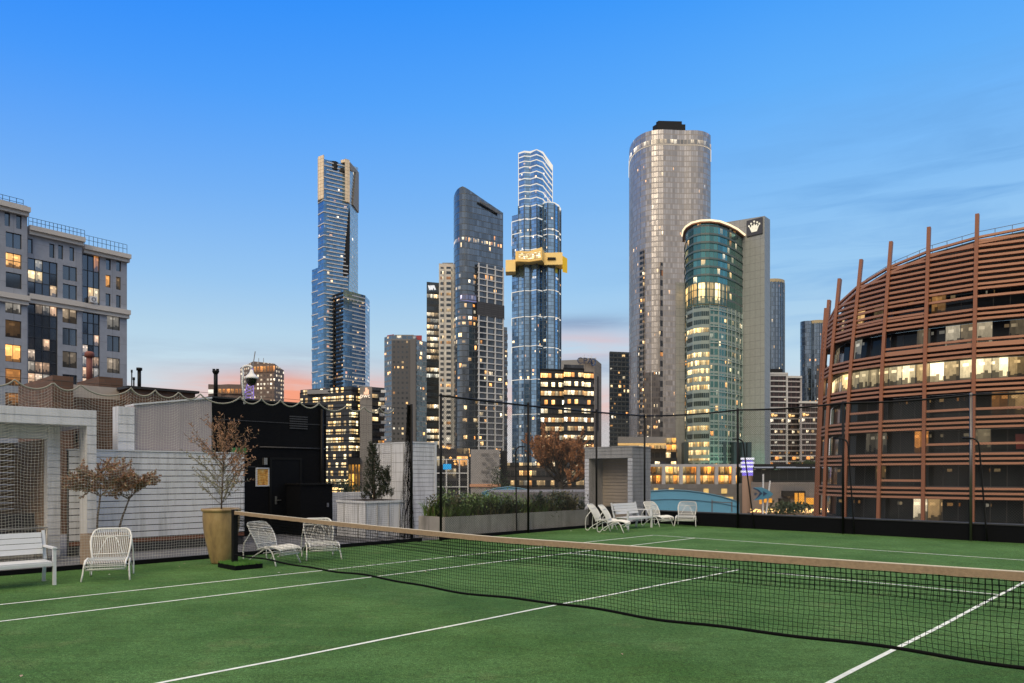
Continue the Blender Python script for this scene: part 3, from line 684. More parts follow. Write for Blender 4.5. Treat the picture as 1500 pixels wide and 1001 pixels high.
# ---------- white clad storage box behind the netting (corner at u=601)
SX = -11.8; sy = onx(601, SX); se = onx(638, SX); sz = zz(649, yAt(SX, sy))
Pc = cp(SX, sy)
r = thing('clad_box', 'tall white box of horizontal boards between the net bundle and the planted trough', 'storage box', Pc)
def onyx2(u, cy): return onyx(u, cy)
sl_ = onyx2(548, sy)
m = MB(); m.cbox(sl_, sy, 0, SX, se, sz); m.build('core', CLADG, r)
m = MB(); clad_face(m, 'y', SX, 1, sy - .02, se, .02, sz, .135, gap=.014); m.build('front_boards', CLAD, r)
m = MB(); clad_face(m, 'x', sy, -1, sl_, SX, .02, sz, .3, gap=.012); m.build('side_boards', CLAD, r)
m = MB(); m.cbox(SX, se - .05, .0, SX + .035, se + .02, sz); m.cbox(sl_ - .02, sy - .03, sz, SX + .04, se + .02, sz + .04); m.build('corner_trim', WHITEP, r)
m = MB()
for k in range(3): xq = sl_ + (SX - sl_) * (k + .5) / 3; m.cbox(xq - .012, sy - .03, .02, xq + .012, sy - .002, sz)
m.build('seam', CLADG, r)
# white planter with conifer
QX = -10.55; qy = onx(535, QX); qe = onx(593, QX); qz = zz(734.5, yAt(QX, qy)); ql = onyx2(494, qy)
r = thing('white_planter', 'large white panelled planter box holding the dark conifer', 'planter', cp(QX, qy, 0))
m = MB(); m.cbox(ql, qy, 0, QX, qe, qz - .06); m.build('box_body', CLAD, r)
m = MB(); m.cbox(ql - .03, qy - .03, qz - .06, QX + .03, qe + .03, qz); m.build('rim', WHITEP, r)
for k in range(4): m = MB(); yq = qy + (qe - qy) * k / 3.5; m.cbox(QX, yq, .02, QX + .02, yq + .03, qz - .062); m.build('batten', CLADG, r)
for k in range(2): m = MB(); xq = ql + (QX - ql) * (k + .5) / 2; m.cbox(xq, qy - .02, .02, xq + .03, qy, qz - .062); m.build('batten', CLADG, r)
m = MB(); m.cbox(ql + .06, qy + .06, qz, QX - .06, qe - .06, qz + .01); m.build('soil', mat('soil', (.03, .022, .016), .95), r)
# second pale wall piece behind
r = thing('clad_screen', 'short pale boarded screen behind the white planter and black cabinet', 'screen', cp(-13.4, 6, 0))
wy0, wy1 = onx(470, -14.2), onx(545, -14.2); wz = zz(722, yAt(-14.2, wy0))
m = MB(); m.cbox(-14.3, wy0, 0, -14.2, wy1, wz); clad_face(m, 'y', -14.2, 1, wy0, wy1, .02, wz, .15); m.build('boards', CLAD, r)
# ---------- right cabana (corner at u=926)
KX, KY = -9.3, 16.1
KY = onx(926, KX); kz = zz(655, yAt(KX, KY)); kl = onyx2(857, KY); ke = onx(946, KX)
r = thing('cabana', 'grey boarded cabana with a beige recess behind the far white bench', 'cabana', cp(KX, KY, 0))
t0 = zz(671, yAt(KX, KY)); xl1 = onyx2(863, KY); xr_ = onyx2(920, KY)
m = MB(); m.cbox(kl, KY + .9, 0, KX, ke + .3, kz - .003); m.cbox(kl, KY, t0, KX, KY + .9, kz - .003); m.cbox(kl, KY, 0, xl1, KY + .9, t0); m.cbox(xr_, KY, 0, KX, KY + .9, t0); m.build('core', CLADG, r)
m = MB(); clad_face(m, 'x', KY, -1, kl, KX + .02, t0, kz, .14); m.build('front_fascia', CLADG, r)
m = MB(); clad_face(m, 'x', KY, -1, kl, xl1, .02, t0, .14); m.build('jamb', CLAD, r)
m = MB(); clad_face(m, 'x', KY, -1, xr_, KX + .02, .02, t0, .14); m.build('jamb', CLAD, r)
m = MB(); clad_face(m, 'y', KX, 1, KY, ke + .3, .02, kz, .14); m.build('side_boards', CLADG, r)
m = MB(); clad_face(m, 'x', KY + .88, -1, xl1 + .01, xr_ - .01, .02, t0 - .01, .13, gap=.016); m.build('recess_wall', CLADB, r)
m = MB(); m.cbox(kl - .03, KY - .04, kz, KX + .05, ke + .33, kz + .04); m.build('roof_cap', CLADG, r)
# black rail wall in front of it, between planter and back parapet
r = thing('low_black_screen', 'low black screen behind the far white bench', 'screen', cp(-8.95, 14, 0))
y0_, y1_ = onx(864, -8.95), onx(899, -8.95)
m = MB(); m.cbox(-8.99, y0_, .04, -8.93, y1_, .66); m.build('panel', BLACKW, r)
m = MB(); m.cbox(-9.0, y0_ - .04, 0, -8.92, y0_, .7); m.build('post', BLACKM, r); m = MB(); m.cbox(-9.0, y1_, 0, -8.92, y1_ + .04, .7); m.build('post', BLACKM, r)
# ---------- concrete trough with strap-leaved planting
GX = -8.83; ga, gb_ = onx(652, GX), onx(862, GX)
r = thing('concrete_trough', 'long weathered concrete planting trough outside the chain link fence', 'planter', cp(GX, ga, 0))
m = MB(); gz = .6
m.cbox(GX - .08, ga, 0, GX, gb_, gz); m.cbox(GX - 1.15, ga, 0, GX - 1.07, gb_, gz); m.cbox(GX - 1.07, ga, 0, GX - .08, ga + .08, gz); m.cbox(GX - 1.07, gb_ - .08, 0, GX - .08, gb_, gz); m.build('trough_wall', CONC, r)
m = MB(); m.cbox(GX - 1.07, ga + .08, .3, GX - .08, gb_ - .08, .52); m.build('soil', mat('soil', (.03, .022, .016), .95), r)
LEAFG = mat('strap_leaf', (.12, .20, .045), .5, var=.5, vs=3.5); LEAFD = mat('dark_leaf', (.028, .055, .02), .55, var=.5, vs=5); LEAFY = mat('olive_leaf', (.13, .12, .05), .6, var=.5, vs=6)
def strap(m, p, a, L, w, up, mi):
    d = Vector((math.cos(a), math.sin(a), 0)); s = Vector((-d.y, d.x, 0)) * w; prev = None
    for k in range(5):
        f_ = k / 4; q = Vector(p) + d * (L * (1 - up) * f_ * (.6 + .6 * f_)) + Vector((0, 0, L * (f_ - .45 * (1.2 - up) * f_ * f_))); ww = s * (1 - f_ ** 2 * .92)
        if prev: m.face([prev[0] - prev[1], prev[0] + prev[1], q + ww, q - ww], mi=mi)
        prev = (q, ww)
m = MB()
for i in range(300):
    y = RU(ga + .1, gb_ - .1); x = GX - RU(.1, 1.05); hgt = RU(.35, .62) * (1.08 if y < ga + 3.8 else .95); mi = 0 if math.sin(y * 1.9) + RU(-1, 1) > 0 else (1 if R() < .7 else 2)
    for k in range(9): strap(m, cp(x, y, .5), RU(0, 6.28), hgt * RU(.75, 1.35), RU(.012, .030), RU(.25, .95), mi if R() < .8 else 2)
for i in range(60):    # broad-leaved bushes among the straps
    y = RU(ga + .3, gb_ - .2); x = GX - RU(.15, .95); c0 = cp(x, y, RU(.68, 1.0)); rr_ = RU(.16, .28); mi = 0 if y < ga + 4 and R() < .6 else (1 if R() < .6 else 2)
    for k in range(170):
        q = c0 + Vector((random.gauss(0, rr_ * .55), random.gauss(0, rr_ * .55), random.gauss(0, rr_ * .5))); d_ = Vector((RU(-1, 1), RU(-1, 1), RU(-.3, 1))).normalized(); s_ = d_.cross(Vector((0, 0, 1))); s_ = (s_.normalized() if s_.length > .01 else Vector((1, 0, 0))) * RU(.018, .032); L = RU(.07, .13)
        m.face([q, q + d_ * L * .5 + s_, q + d_ * L, q + d_ * L * .5 - s_], mi=mi)
for i in range(90):   # twiggy bits
    y = RU(ga + 3.4, gb_ - .2); x = GX - RU(.2, .9); p = cp(x, y, .5); q = p + Vector((RU(-.2, .2), RU(-.2, .2), RU(.5, .85))); m.tube([p, (p + q) / 2 + Vector((RU(-.05, .05), 0, 0)), q], .004, 3, mi=3)
hd = m.build('planting', [LEAFG, LEAFD, LEAFY, BARK]); tag(hd, 'dense green strap leaved planting filling the concrete trough', 'planting', kind='stuff')
# ---------- furniture
def make_chair(lab):
    t_ = thing('rattan_chair', lab, 'chair', group='white rattan lounge chairs around the court')
    W2 = .30
    def back(f_, s):   # back frame rectangle: f_ 0 at seat .. 1 top ; s -1..1 across
        w_ = (.262 + .05 * math.sin(math.pi * min(1, f_ * .75))); return Vector((s * w_, .20 + .30 * f_ - .05 * math.sin(math.pi * f_), .30 + .52 * f_))
    m = local(MB())
    fr = [back(k / 8, -1) for k in range(7)]
    for k in range(7):
        a = math.pi - (math.pi / 2) * k / 6; fr.append(Vector((-.185 + .11 * math.cos(a), back(.8 + .2 * math.sin(a), 0).y, .72 + .10 * math.sin(a))))
    for k in range(7):
        a = math.pi / 2 - (math.pi / 2) * k / 6; fr.append(Vector((.185 + .11 * math.cos(a), back(.8 + .2 * math.sin(a), 0).y, .72 + .10 * math.sin(a))))
    fr += [back(k / 8, 1) for k in range(6, -1, -1)]
    m.tube(fr, .0155, 7); m.build('back_frame', RATTAN, t_)
    def seat(f_, s):   # 0 at back .. 1 rolled under at the front
        if f_ < .72:
            g = f_ / .72; return Vector((s * W2, .20 - .50 * g, .30 + .045 * math.sin(math.pi * g) + .03 * g))
        a = (f_ - .72) / .28 * math.pi * .8; return Vector((s * W2, -.30 - .075 * math.sin(a), .262 + .068 * math.cos(a)))
    m = local(MB())
    for s in (-1, 1): m.tube([seat(k / 14, s) for k in range(15)], .0155, 7)
    m.tube([seat(1, -1), seat(1, 1)], .012, 6); m.tube([seat(1, -1) + Vector((0, .04, -.02)), seat(1, 1) + Vector((0, .04, -.02))], .011, 6); m.tube([seat(0, -1), seat(0, 1)], .013, 6)
    m.tube([(-W2, .05, .235), (W2, .05, .235)], .011, 6); m.tube([(-W2, -.22, .235), (W2, -.22, .235)], .011, 6)
    m.build('seat_frame', RATTAN, t_)
    m = local(MB()); nr_ = 21
    for i in range(nr_):
        s = -1 + 2 * (i + .5) / nr_; zt = 1.0 - .08 * max(0, abs(s) - .62) / .38
        m.tube([back(f_ * zt, s) for f_ in (0, .25, .5, .75, 1)], .0058, 4)
    for f_ in (.2, .76): m.tube([back(f_, -1) + Vector((0, -.008, 0)), back(f_, 1) + Vector((0, -.008, 0))], .0085, 5)
    m.tube([back(.1, -.8), back(.72, -.22), back(.74, 0), back(.72, .22), back(.1, .8)], .0085, 5)
    m.build('backrest', RATTAN, t_)
    m = local(MB())
    for i in range(nr_ + 3):
        s = -1 + 2 * (i + .5) / (nr_ + 3); m.tube([seat(k / 12, s) + Vector((0, 0, .004)) for k in range(13)], .0058, 4)
    m.build('seat', RATTAN, t_)
    for s in (-1, 1):
        m = local(MB())
        pts = [back(.62, s) + Vector((s * .012, 0, 0)), Vector((s * .325, .50, .42)), Vector((s * .33, .52, .25)), Vector((s * .33, .515, .10))]
        for k in range(7):
            a = math.pi * .06 + (math.pi * .88) * k / 6; pts.append(Vector((s * .33, .45 + .065 * math.cos(a), .085 - .07 * math.sin(a))))
        pts += [Vector((s * .33, .28, .16)), Vector((s * .325, .08, .27)), Vector((s * .315, -.02, .325))]
        m.tube(pts, .0125, 7); m.build('rear_leg', RATTAN, t_)
        m = local(MB())
        pts = [Vector((s * .312, .06, .30)), Vector((s * .33, -.02, .335)), Vector((s * .335, -.12, .325)), Vector((s * .335, -.2, .25)), Vector((s * .345, -.26, .12)), Vector((s * .36, -.315, .0))]
        m.tube(pts, .0145, 7); m.build('front_leg', RATTAN, t_)
    return t_
def face_rz(fx, fy): return math.atan2(fx, -fy)      # chair front (-y) turned to world direction (fx, fy)
proto = make_chair('white rattan lounge chair beside the left bench, in front of small brown trees')
def put(o, x, y, fx, fy): o.location = (x, y, 0); o.rotation_euler = (0, 0, face_rz(fx, fy))
ld = (lambda u, v: (U(u, F * CAM / (v - HZ))[0], F * CAM / (v - HZ)))
x, y = -6.88, 12.62
put(proto, x, y, .36, -.93)
for (x, y, fx, fy, lab) in (
    (-4.70, 14.72, .92, -.38, 'white rattan lounge chair turned sideways right behind the net post'),
    (-4.02, 15.62, .42, -.91, 'white rattan lounge chair behind the net, further from the ochre pot'),
    (3.20, 22.72, .93, -.36, 'front white rattan chair of the overlapping pair by the concrete trough'),
    (2.93, 23.45, .90, -.43, 'rear white rattan chair of the overlapping pair, half hidden against the trough'),
    (5.05, 25.35, .62, -.78, 'white rattan chair against the end of the far bench, angled to the right'),
    (5.98, 25.42, -.34, -.94, 'white rattan chair at the right end of the far row, before the blue canopy')):
    dup(proto, (x, y, 0), face_rz(fx, fy), lab)
def bench(cx, cy0, cy1, lab, dx=0):
    r = thing('slatted_bench', lab, 'bench', cp(cx, cy0, 0), CROT); L = cy1 - cy0     # local: +x towards court, y along
    for k in range(4):
        z0 = .47 + k * .088; m = local(MB()); M = Matrix.Translation((-.50 - .035 * k, 0, z0)) @ Matrix.Rotation(-.24, 4, 'Y'); m.box(-.012, .04, 0, .012, L - .04, .082, M); m.build('back_slat', WHITEP, r)
    for k in range(5):
        m = local(MB()); m.box(-.08 - k * .098, .03, .355, -.08 - k * .098 + .088, L - .03, .38); m.build('seat_slat', WHITEP, r)
    m = local(MB()); m.box(-.02, .02, .31, .02, L - .02, .355); m.box(-.52, .02, .31, -.49, L - .02, .355); m.build('apron', WHITEP, r)
    for yy in (0, L):
        a, b = yy - .022, yy + .022
        m = local(MB()); m.box(-.03, a, 0, .03, b, .575); m.build('front_leg', WHITEP, r)
        m = local(MB()); m.beam((-.62, yy, 0), (-.54, yy, .4), .044, .05); m.beam((-.54, yy, .38), (-.66, yy, .84), .044, .04); m.build('rear_leg', WHITEP, r)
        m = local(MB()); m.box(-.60, yy - .03, .577, .04, yy + .03, .605); m.build('armrest', WHITEP, r)
    return r
bench(-7.02, -4.5, -3.02, 'white slatted bench cut off by the left edge, with armrests')
bench(-7.30, 13.2, 14.55, 'short white slatted bench between the far rattan chairs')
# ---------- big ochre pot with sparse shrub
px_, py_ = -5.82, 14.82
r = thing('glazed_pot', 'tall ochre glazed pot tapering to its foot beside the net post', 'pot', (px_, py_, 0))
def potmat():
    mt, t = newmat('ochre_glaze'); P = t.node('ShaderNodeTexCoord').outputs['Object']
    n_ = t.noise(t.vm('MULTIPLY', P, (5, 5, 1.6)), 1.0, 5, .65); c = t.ramp(n_, [(.3, (.15, .10, .055)), (.44, (.27, .185, .09)), (.58, (.37, .255, .115)), (.75, (.44, .33, .18))])
    p = t.node('ShaderNodeBsdfPrincipled', {'Base Color': c, 'Roughness': .38}); b = t.node('ShaderNodeBump', {'Strength': .2, 'Distance': .01, 'Height': t.noise(P, 14, 3)}); t.put(p.inputs['Normal'], b.outputs[0])
    o = t.node('ShaderNodeOutputMaterial'); t.l.new(p.outputs[0], o.inputs[0]); return mt
POT = potmat()
m = local(MB()); m.lathe([(0, 0), (.185, 0), (.2, .03), (.245, .22), (.295, .45), (.335, .68), (.352, .88), (.348, 1.03), (.352, 1.075), (.335, 1.085), (.32, 1.07), (.31, .98)], (0, 0, 0), 36); m.build('body', POT, r)
m = local(MB()); m.lathe([(.348, 1.03), (.375, 1.045), (.382, 1.075), (.37, 1.098), (.335, 1.098), (.32, 1.08)], (0, 0, 0), 36); m.build('rim', POT, r)
m = local(MB()); m.lathe([(.325, 1.0), (.2, 1.02), (0, 1.03)], (0, 0, 0), 20); m.build('soil', mat('soil', (.03, .022, .016), .95), r)
DRYL = mat('dry_leaf', (.34, .19, .115), .75, var=.55, vs=9); PALEL = mat('pale_olive_leaf', (.30, .28, .19), .7, var=.4, vs=9); BROWNL = mat('brown_leaf', (.25, .12, .072), .75, var=.5, vs=9)
def leafq(m, p, d, L, w, mi):
    d = Vector(d).normalized(); s = d.cross(Vector((R() - .5, R() - .5, R() - .5)))
    if s.length < .01: return
    s.normalize(); s *= w / 2; p = Vector(p); n_ = d.cross(s).normalized() * L * .12
    m.face([p, p + d * L * .45 + s + n_, p + d * L, p + d * L * .45 - s + n_], mi=mi)
def branchy(mt, ml, p, d, L, rad, depth, leaf, spread=.55, ncl=3, seg=4, upb=.1, minr=.0025):
    d = Vector(d).normalized(); pts = [Vector(p)]; cur = Vector(p); rs = [rad]
    for k in range(seg):
        d = (d + Vector((RU(-1, 1), RU(-1, 1), RU(-1, 1))) * .14 + Vector((0, 0, upb * .25))).normalized(); cur = cur + d * L / seg; pts.append(cur.copy()); rs.append(max(minr, rad * (1 - .45 * (k + 1) / seg)))
    mt.tube(pts, rs, 5 if rad > .012 else 4)
    if depth <= 0 or depth <= leaf['from']:
        for k in range(1, len(pts)):
            for _ in range(leaf['n']):
                q = pts[k - 1].lerp(pts[k], R()); dd = (d * .7 + Vector((RU(-1, 1), RU(-1, 1), RU(-1, 1)))).normalized()
                leafq(ml, q, dd, leaf['L'] * RU(.6, 1.3), leaf['w'] * RU(.7, 1.2), leaf['mi'](q))
    if depth > 0:
        for _ in range(ncl):
            f_ = RU(.35, 1.0); i = min(seg - 1, int(f_ * seg)); q = pts[i].lerp(pts[i + 1], f_ * seg - i)
            nd = (d + Vector((RU(-1, 1), RU(-1, 1), RU(-.6, 1))) * spread).normalized(); branchy(mt, ml, q, nd, L * RU(.55, .8), max(minr, rad * .55), depth - 1, leaf, spread, ncl, seg, upb, minr)
r = thing('potted_shrub', 'thin half bare shrub with brown and pale leaves growing in the ochre pot', 'shrub', (px_, py_, 1.03))
mt, ml = local(MB()), local(MB())
mt.tube([(0, 0, 0), (.01, 0, .3), (.03, .01, .7), (.045, 0, 1.1), (.06, 0, 1.5), (.06, 0, 1.95)], [.017, .015, .012, .009, .006, .003], 6)
lf_ = dict(n=3, L=.07, w=.022, mi=lambda q: (0 if q.z + q.x * .9 > .95 + RU(-.15, .15) else 1), **{'from': 1})
for i in range(44):
    z = RU(.12, 1.6); a = RU(0, 6.28); up = .55 + .5 * z / 1.6; sp = (.72 if z < 1.2 else .45)
    branchy(mt, ml, (.03 * z + .01, 0, z), (math.cos(a), math.sin(a), up * RU(.6, 1.4)), sp * RU(.55, 1.1), .0055, 1, lf_, .5, 3, 4, .25, .0016)
mt.build('stem', BARK, r); ml.build('foliage', [DRYL, PALEL], r)
# small brown trees in tan square pot
tp = cp(-9.75, onx(153, -9.75) , 0); tp = Vector((U(153, 14.7)[0], 14.7, 0))
r = thing('square_planter', 'square tan planter half hidden behind the left rattan chair', 'planter', tp, CROT)
m = local(MB()); m.box(-.34, -.34, 0, .34, -.3, .6); m.box(-.34, .3, 0, .34, .34, .6); m.box(-.34, -.3, 0, -.3, .3, .6); m.box(.3, -.3, 0, .34, .3, .6); m.build('box_body', TAN, r)
m = local(MB()); m.box(-.3, -.3, .0, .3, .3, .53); m.build('soil', mat('soil', (.03, .022, .016), .95), r)
lf2 = dict(n=11, L=.062, w=.026, mi=lambda q: 0 if R() < .55 else (1 if R() < .5 else 2), **{'from': 1})
def small_tree(u0, u1, vt, Y, lab, spreadx):
    x0, _ = U(u0, Y); x1, _ = U(u1, Y); z1 = zz(vt, Y); r = thing('small_tree', lab, 'tree', (x0, Y, .55)); mt, ml = MB(), MB(); zf = z1 - .95
    p0 = Vector((x0, Y, .5)); p1 = Vector((x1, Y, zf)); mid = p0.lerp(p1, .5) + Vector((-.02, 0, 0)); mt.tube([p0, mid, p1], [.022, .019, .015], 7)
    for i in range(9):
        a = 6.28 * i / 9 + RU(-.2, .2); branchy(mt, ml, p1.lerp(mid, RU(0, .12)), (math.cos(a) * spreadx, math.sin(a) * .6, RU(.2, 1.0)), RU(.38, .58), .009, 2, lf2, .8, 3, 4, .0, .002)
    mt.build('trunk', BARK, r); ml.build('crown', [DRYL, BROWNL, PALEL], r)
small_tree(142, 147, 655, 14.55, 'small brown leaved tree with a forked upright trunk in the tan planter', 1.0)
small_tree(171, 190, 660, 14.95, 'small brown leaved tree with a slanting thin trunk in the tan planter', .55)
# conifer in white planter
cx_, cy_ = U(548, yAt(QX, qy) + 1.2); cbz = qz
r = thing('conifer', 'dark green narrow conifer with a lower side lobe in the white planter', 'tree', (cx_, cy_, cbz))
mt, ml = MB(), MB(); H = zz(655, cy_) - cbz
mt.tube([(cx_, cy_, cbz - .05), (cx_, cy_, cbz + H * .9)], [.04, .01], 6)
CON = mat('conifer_leaf', (.018, .034, .014), .7, var=.5, vs=6)
for i in range(520):
    f_ = R() ** 1.2; side_ = R() < .3
    if side_: c0 = Vector((cx_ + .34, cy_, cbz + .05)); hh = .8 * R(); rad = .20 * math.sqrt(max(.02, 1 - (hh / .9)))
    else: c0 = Vector((cx_ - .04, cy_, cbz)); hh = H * f_; rad = .29 * (1 - f_) ** .7 + .04
    a = RU(0, 6.28); rr_ = rad * math.sqrt(R()); q = c0 + Vector((math.cos(a) * rr_, math.sin(a) * rr_, hh)); tipd = Vector((math.cos(a) * .5, math.sin(a) * .5, 1.1)); L = RU(.1, .2)
    mt.tube([q, q + tipd.normalized() * L], .003, 3)
    for k in range(14): leafq(ml, q + tipd.normalized() * L * R(), (RU(-1, 1), RU(-1, 1), RU(0, 1.4)), RU(.04, .08), RU(.012, .02), 0)
mt.build('trunk', BARK, r); ml.build('crown', [CON], r)
# ================= the city beyond
GZ = -28.0
def fp(front, depth):
    """front: list of (u, Y) left to right; closed with a back pushed away by depth"""
    a = [U(*p) for p in front]; b = [(x * (y + depth) / y, y + depth) for x, y in (a[-1], a[0])]
    return a + b
def bands(m, poly, zs, h, out, mi=0):
    p = offset(poly, out)
    for z in zs: m.prism(p, z, z + h, mi=mi)
def mulls(m, poly, sp, z0, z1, w_, out, mi=0, edges=None):
    n = len(poly)
    for i in (range(n) if edges is None else edges):
        a, b = Vector(poly[i]).to_2d(), Vector(poly[(i + 1) % n]).to_2d(); d = b - a; L = d.length
        if L < .01: continue
        d /= L; nn = Vector((d.y, -d.x)); k = max(1, round(L / sp))
        for j in range(k + (1 if i == (len(poly) - 1 if edges is None else edges[-1]) else 0)):
            c = a + d * (L * j / k); q = [c - d * w_ / 2, c + d * w_ / 2, c + d * w_ / 2 + nn * out, c - d * w_ / 2 + nn * out]
            m.prism([tuple(v_) for v_ in (q[0] - nn * .05, q[1] - nn * .05, q[2], q[3])][::-1] if False else [tuple(q[3]), tuple(q[2]), tuple(q[1] - nn * .05), tuple(q[0] - nn * .05)], z0, z1, mi=mi)
def frange(a, b, s):
    r_ = []
    while a < b: r_.append(a); a += s
    return r_
WBAND = mat('pale_slab', (.55, .56, .58), .6, var=.06, vs=.05)
GREYF = mat('grey_facade', (.22, .22, .23), .7, var=.08, vs=.05)
DARKF = mat('dark_facade', (.014, .015, .018), .6, var=.15, vs=.05, spec=.2)
ROOFM = mat('roof_grey', (.09, .09, .095), .8, var=.15, vs=.2)
LEDW = emis('led_line', (1.0, .93, .82), .95)
def solid(root, name, front, depth, z0, z1, m_, cell=(1, 1), capm=None):
    mb = MB(); mb.prism(fp(front, depth), z0, z1, cell, capmi=1 if capm else None, zb=GZ); return mb.build(name, [m_, capm] if capm else m_, root)
# --- 1 tallest blue tower with gold crown
D = 620
r = thing('skyscraper', 'tallest blue glass tower at the left with gold corners at its top', 'skyscraper', (*U(495, D), GZ))
EUB = glass('glass_blue', sub=1, tint=(.15, .33, .56), p=.05, st=1.1, metal=.95, rough=.12, frame=(.04, .06, .04, .06), fcol=(.12, .18, .25), clump=.12, seethru=.25, tilt=.03)
EUS = glass('glass_blue_side', (.46, .54, .58), p=.015, st=1.0, metal=.8, rough=.25, frame=(.0, .3, .0, .0), fcol=(.66, .66, .62), clump=.12, seethru=.15, seed=2)
Ya, Yb, Yc_, Yd_ = D, D + 13, D + 30, D + 46
A_, B_, C_, D_ = U(466, Ya + 8), U(474, Ya), U(511, Yb), U(524, Yd_)
top = lambda v, Y: zz(v, Y)
m = MB(); poly = [A_, B_, C_, D_, (D_[0] - 10, D_[1] + 25), (A_[0], A_[1] + 45)]
m.prism(poly, GZ, [top(240, Ya + 8), top(233, Ya), top(243, Yb), top(247, Yd_), top(247, Yd_), top(240, Ya)], (3.1, 3.25), capmi=1); m.build('curtain_wall', [EUB, ROOFM], r)
m = MB(); m.prism([(C_[0] + .02, C_[1] - .35), (D_[0] + .3, D_[1] - .3), (D_[0], D_[1]), (C_[0], C_[1])], GZ + 100, [top(241, Yb), top(246, Yd_), top(246, Yd_), top(241, Yb)], (3.0, 3.1)); m.build('side_wall', EUS, r)
def edge_bands(m, a, b, zs, h, out, f0=0.0, f1=1.0, mi=0):
    a, b = Vector(a).to_2d(), Vector(b).to_2d(); d = (b - a); nn = Vector((d.y, -d.x)).normalized()
    p, q = a + d * f0, a + d * f1
    for z in zs: m.prism([tuple(p + nn * out), tuple(q + nn * out), tuple(q), tuple(p)], z, z + h, mi=mi)
zt = top(243, Yb); m = MB(); k = 0; z = zt - 2
while z > top(560, Yb):
    edge_bands(m, B_, C_, [z], .85, .5, .0 if k % 3 == 1 else .12, .96); z -= 3.25; k += 1
z = zt - 5; k = 0
while z > top(570, Yb): edge_bands(m, A_, B_, [z], .9, .4); z -= 9.8
m.build('floor_band', WBAND, r)
GOLD = panel('gold_panels', (.88, .70, .48), (3, 3), .25, rough=.6, var=.08)
m = MB(); m.prism([U(465.3, Ya + 8.5), U(466, Ya + 3), U(474, Ya - 1), U(474.9, Ya + .5), U(474.5, Ya + 14), U(466, Ya + 16)], top(291, Ya), top(227.5, Ya), zb=GZ); m.build('gold_corner', GOLD, r)
p1, p2 = U(505, Yb - 5), U(512, Yb - 2); m = MB(); m.prism([p1, p2, U(513, Yb + 6), U(505, Yb + 8)], top(298, Yb), top(236, Yb), zb=GZ); m.prism([U(499, Yb - 3), p1, U(505, Yb + 8), U(499, Yb + 8)], top(241, Yb), top(237, Yb), zb=GZ); m.build('gold_corner', GOLD, r)
q1, q2 = Vector((*U(512, Yb - .6), 0)), Vector((*U(524.8, Yd_ - .8), 0)); m = MB(); ln = (q2 - q1).normalized(); on = Vector((ln.y, -ln.x, 0)) * .7
def side_pt(u_, v_):
    lo, hi = 0.0, 1.0
    for _ in range(40):
        mid = (lo + hi) / 2; q = q1.lerp(q2, mid)
        if 750 + F * q.x / q.y < u_: lo = mid
        else: hi = mid
    q = q1.lerp(q2, lo) + on; return Vector((q.x, q.y, zz(v_, q.y)))
sp_ = [side_pt(*q) for q in ((512, 238), (524.6, 253), (524.6, 312), (516.2, 300), (520, 252.5), (512, 249))]
m.face(sp_[::-1], [(0, 0)] * 6)
pl = m.build('gold_side', GOLD, r); md = pl.modifiers.new('thick', 'SOLIDIFY'); md.thickness = 1.2
m = MB(); m.prism([U(519, Yd_ - 12), U(521, Yd_ - 8), U(521, Yd_ + 2), U(519, Yd_ + 2)], top(325, Yd_), top(294, Yd_)); m.build('red_stripe', mat('deep_red', (.35, .02, .02), .5), r)
m = MB(); m.prism([U(480, Ya + 6), U(484, Ya + 4), U(492, Ya + 5), U(497, Ya + 9), U(496, Ya + 20), U(481, Ya + 20)], top(245, Ya), top(232.5, Ya)); m.prism([U(497, Ya + 8), U(504, Ya + 8), U(504, Ya + 18), U(497, Ya + 18)], top(246, Ya), top(240, Ya)); m.build('roof_plant', DARKF, r)
m = MB(); o1, o2, o3 = U(514.5, Yb - 2), U(498, Yb - 4), U(509.5, Yb - 4)
m.face([(*o2, top(432, Yb)), (*U(511, Yb + 1), top(432, Yb)), (*U(512.5, Yb - .8), top(362, Yb)), (*U(512.8, Yb - 1), top(300, Yb))]); pl = m.build('dark_fold', DARKF, r); pl.modifiers.new('thick', 'SOLIDIFY').thickness = .8
m = MB(); wpoly = [U(457, D + 16), U(466.5, D + 8), U(467, D + 30), U(458, D + 34)]; m.prism(wpoly, GZ, top(388, D), (3.1, 3.25), capmi=1); m.build('left_wing', [EUB, ROOFM], r)
m = MB(); bands(m, wpoly, frange(top(560, D), top(390, D), 9.8), .8, .4); m.build('floor_band', WBAND, r)
L1, L2, L3 = U(488, D + 6), U(503, D - 6), U(535, D + 14); lpoly = [L1, L2, L3, (L3[0], L3[1] + 20), (L1[0], L1[1] + 25)]
m = MB(); m.prism(lpoly, GZ, [top(432, D), top(427, D), top(433, D + 14), top(433, D + 14), top(432, D)], (2.6, 3.25), capmi=1); m.build('lower_block', [glass('glass_blue_low', sub=1, tint=(.22, .38, .58), p=.10, rowp=.03, st=1.1, metal=.95, frame=(.04, .06, .04, .06), fcol=(.12, .17, .22), seethru=.22, seed=4), ROOFM], r)
m = MB(); zs = frange(top(575, D), top(432, D), 3.25); k = 0
for z in zs: edge_bands(m, L2, L3, [z], .8, .45, 0 if k % 3 == 0 else .4, 1.0); k += 1
m.build('floor_band', WBAND, r)
m = MB()
for z in zs: edge_bands(m, L1, L2, [z], 1.5, .6)
m.prism([U(487, D + 5), U(489, D + 3), U(489, D + 8), U(487, D + 8)], GZ, top(435, D)); m.build('dark_balcony', DARKF, r)
